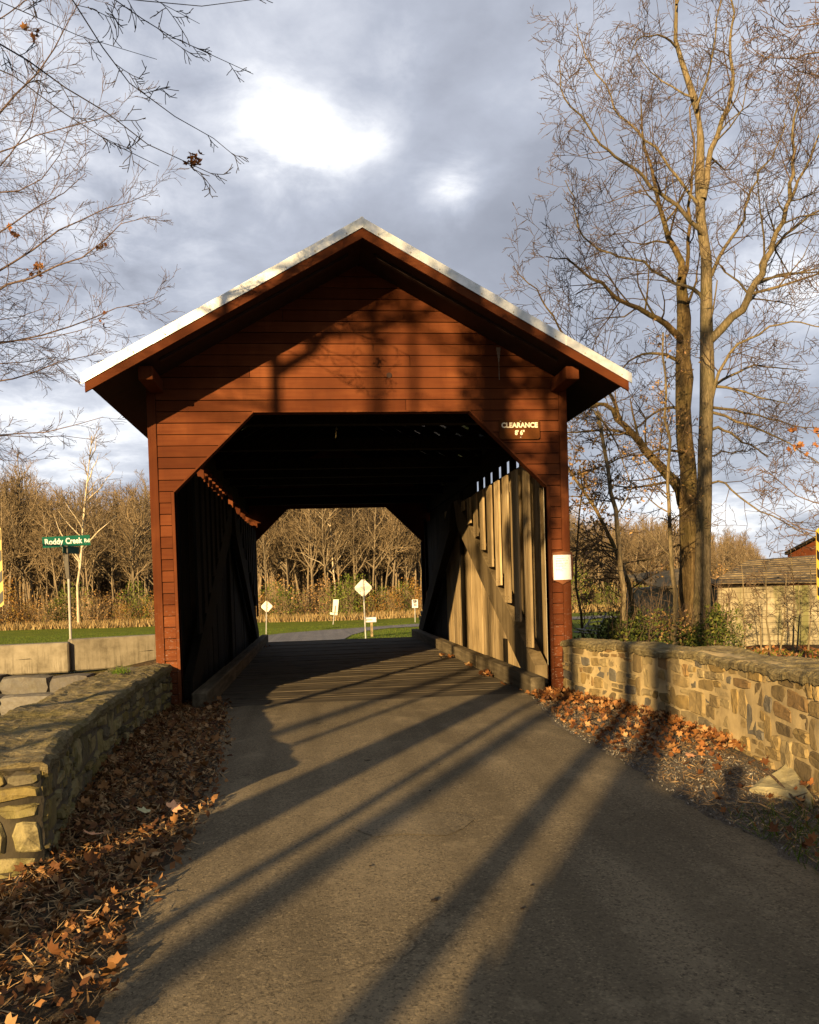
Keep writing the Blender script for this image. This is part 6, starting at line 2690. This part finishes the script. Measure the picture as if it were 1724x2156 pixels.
for kk_, yy_, hh_, rr2, nn_, lb_ in ((5.05, -14, 1.9, 1.0, 14000, 'unseen rounded shrub added behind the viewpoint to shade the road'), (4.38, -13, 1.75, .5, 7000, 'smaller unseen shrub added before the rounded one to shade the road')):
    root = empty('shade_shrub', (kk_ + .55 * yy_, yy_, 0), lb_, 'shrub')  # unseen shrubs, added to fill out the dark shadow on the road
    root['local'] = 1
    lm = clump('foliage', nn_, rr2, hh_, 5, .075, .8)
    lm.materials.append(M['leafdg'])
    sm = stems_mesh(6, rr2 * .6, hh_ * .85, 20, .02)
    sm.materials.append(M['twig'])
    for nm, me_ in (('stems', sm), ('foliage', lm)):
        o = bpy.data.objects.new(nm, me_)
        col.objects.link(o)
        o.parent = root


# ------------------------------------------------------------------ the person taking in the view (their shadow lies on the road)
def person(px, py, rz):
    z0 = float(gz(px, py)) + .03
    root = empty('person', (px, py, z0), 'person in dark jacket and jeans standing in the road with both hands raised', 'person')
    root['local'] = 1
    root.rotation_euler = (0, 0, rz)
    root.scale = (.92, .92, .92)

    def skin(name, joints, edges, mat, sub=1):
        me_ = bpy.data.meshes.new(name)
        me_.from_pydata([j[:3] for j in joints], edges, [])
        o = bpy.data.objects.new(name, me_)
        col.objects.link(o)
        o.parent = root
        m_ = o.modifiers.new('skin', 'SKIN')
        for i, j in enumerate(joints):
            d_ = me_.skin_vertices[0].data[i]
            d_.radius = (j[3], j[4] if len(j) > 4 else j[3])
            d_.use_root = (i == 0)
        m_.use_smooth_shade = True
        s2 = o.modifiers.new('sub', 'SUBSURF')
        s2.levels = s2.render_levels = sub
        me_.materials.append(mat)
        return o
    jk = m_simple('jacket_cloth', (.03, .035, .05), .9)
    jn = m_simple('jeans_cloth', (.04, .055, .10), .9)
    sk = m_simple('skin', (.50, .32, .23), .6)
    hr = m_simple('hair', (.06, .035, .02), .7)
    J = [(0, 0, .92, .15, .11), (0, 0, 1.08, .14, .10), (0, .01, 1.24, .17, .11), (0, 0, 1.36, .09, .07), (0, .01, 1.42, .055),
         (.17, 0, 1.31, .06), (.25, .05, 1.10, .05), (.12, .27, 1.27, .038), (-.17, 0, 1.31, .06), (-.25, .05, 1.10, .05), (-.12, .27, 1.27, .038)]
    skin('jacket', J, [(0, 1), (1, 2), (2, 3), (3, 4), (2, 5), (5, 6), (6, 7), (2, 8), (8, 9), (9, 10)], jk)
    L2 = [(0, 0, .90, .15, .11), (.095, 0, .80, .085), (.10, .01, .46, .06), (.11, -.01, .09, .045), (.12, .13, .04, .04),
          (-.095, 0, .80, .085), (-.10, .01, .46, .06), (-.11, -.01, .09, .045), (-.12, .13, .04, .04)]
    skin('trousers', L2, [(0, 1), (1, 2), (2, 3), (3, 4), (0, 5), (5, 6), (6, 7), (7, 8)], jn)
    H_ = [(0, .005, 1.40, .05), (0, .02, 1.47, .065), (0, .02, 1.55, .085, .095), (0, .01, 1.61, .06)]
    skin('head', H_, [(0, 1), (1, 2), (2, 3)], sk, 2)
    skin('nose', [(0, .10, 1.535, .010), (0, .128, 1.512, .013)], [(0, 1)], sk)
    skin('hair', [(0, -.03, 1.50, .07), (0, -.02, 1.58, .092), (0, 0, 1.625, .07)], [(0, 1), (1, 2)], hr, 2)
    for sg_ in (-1, 1):
        skin('hand', [(sg_ * .12, .27, 1.28, .028), (sg_ * .09, .31, 1.33, .034, .018)], [(0, 1)], sk)
        for k_ in range(4):
            skin('finger', [(sg_ * .085, .315, 1.315 + k_ * .018, .009), (sg_ * .055, .345, 1.325 + k_ * .019, .008), (sg_ * .025, .335, 1.33 + k_ * .019, .007)], [(0, 1), (1, 2)], sk)


person(-1.0, -10.52, -.05)
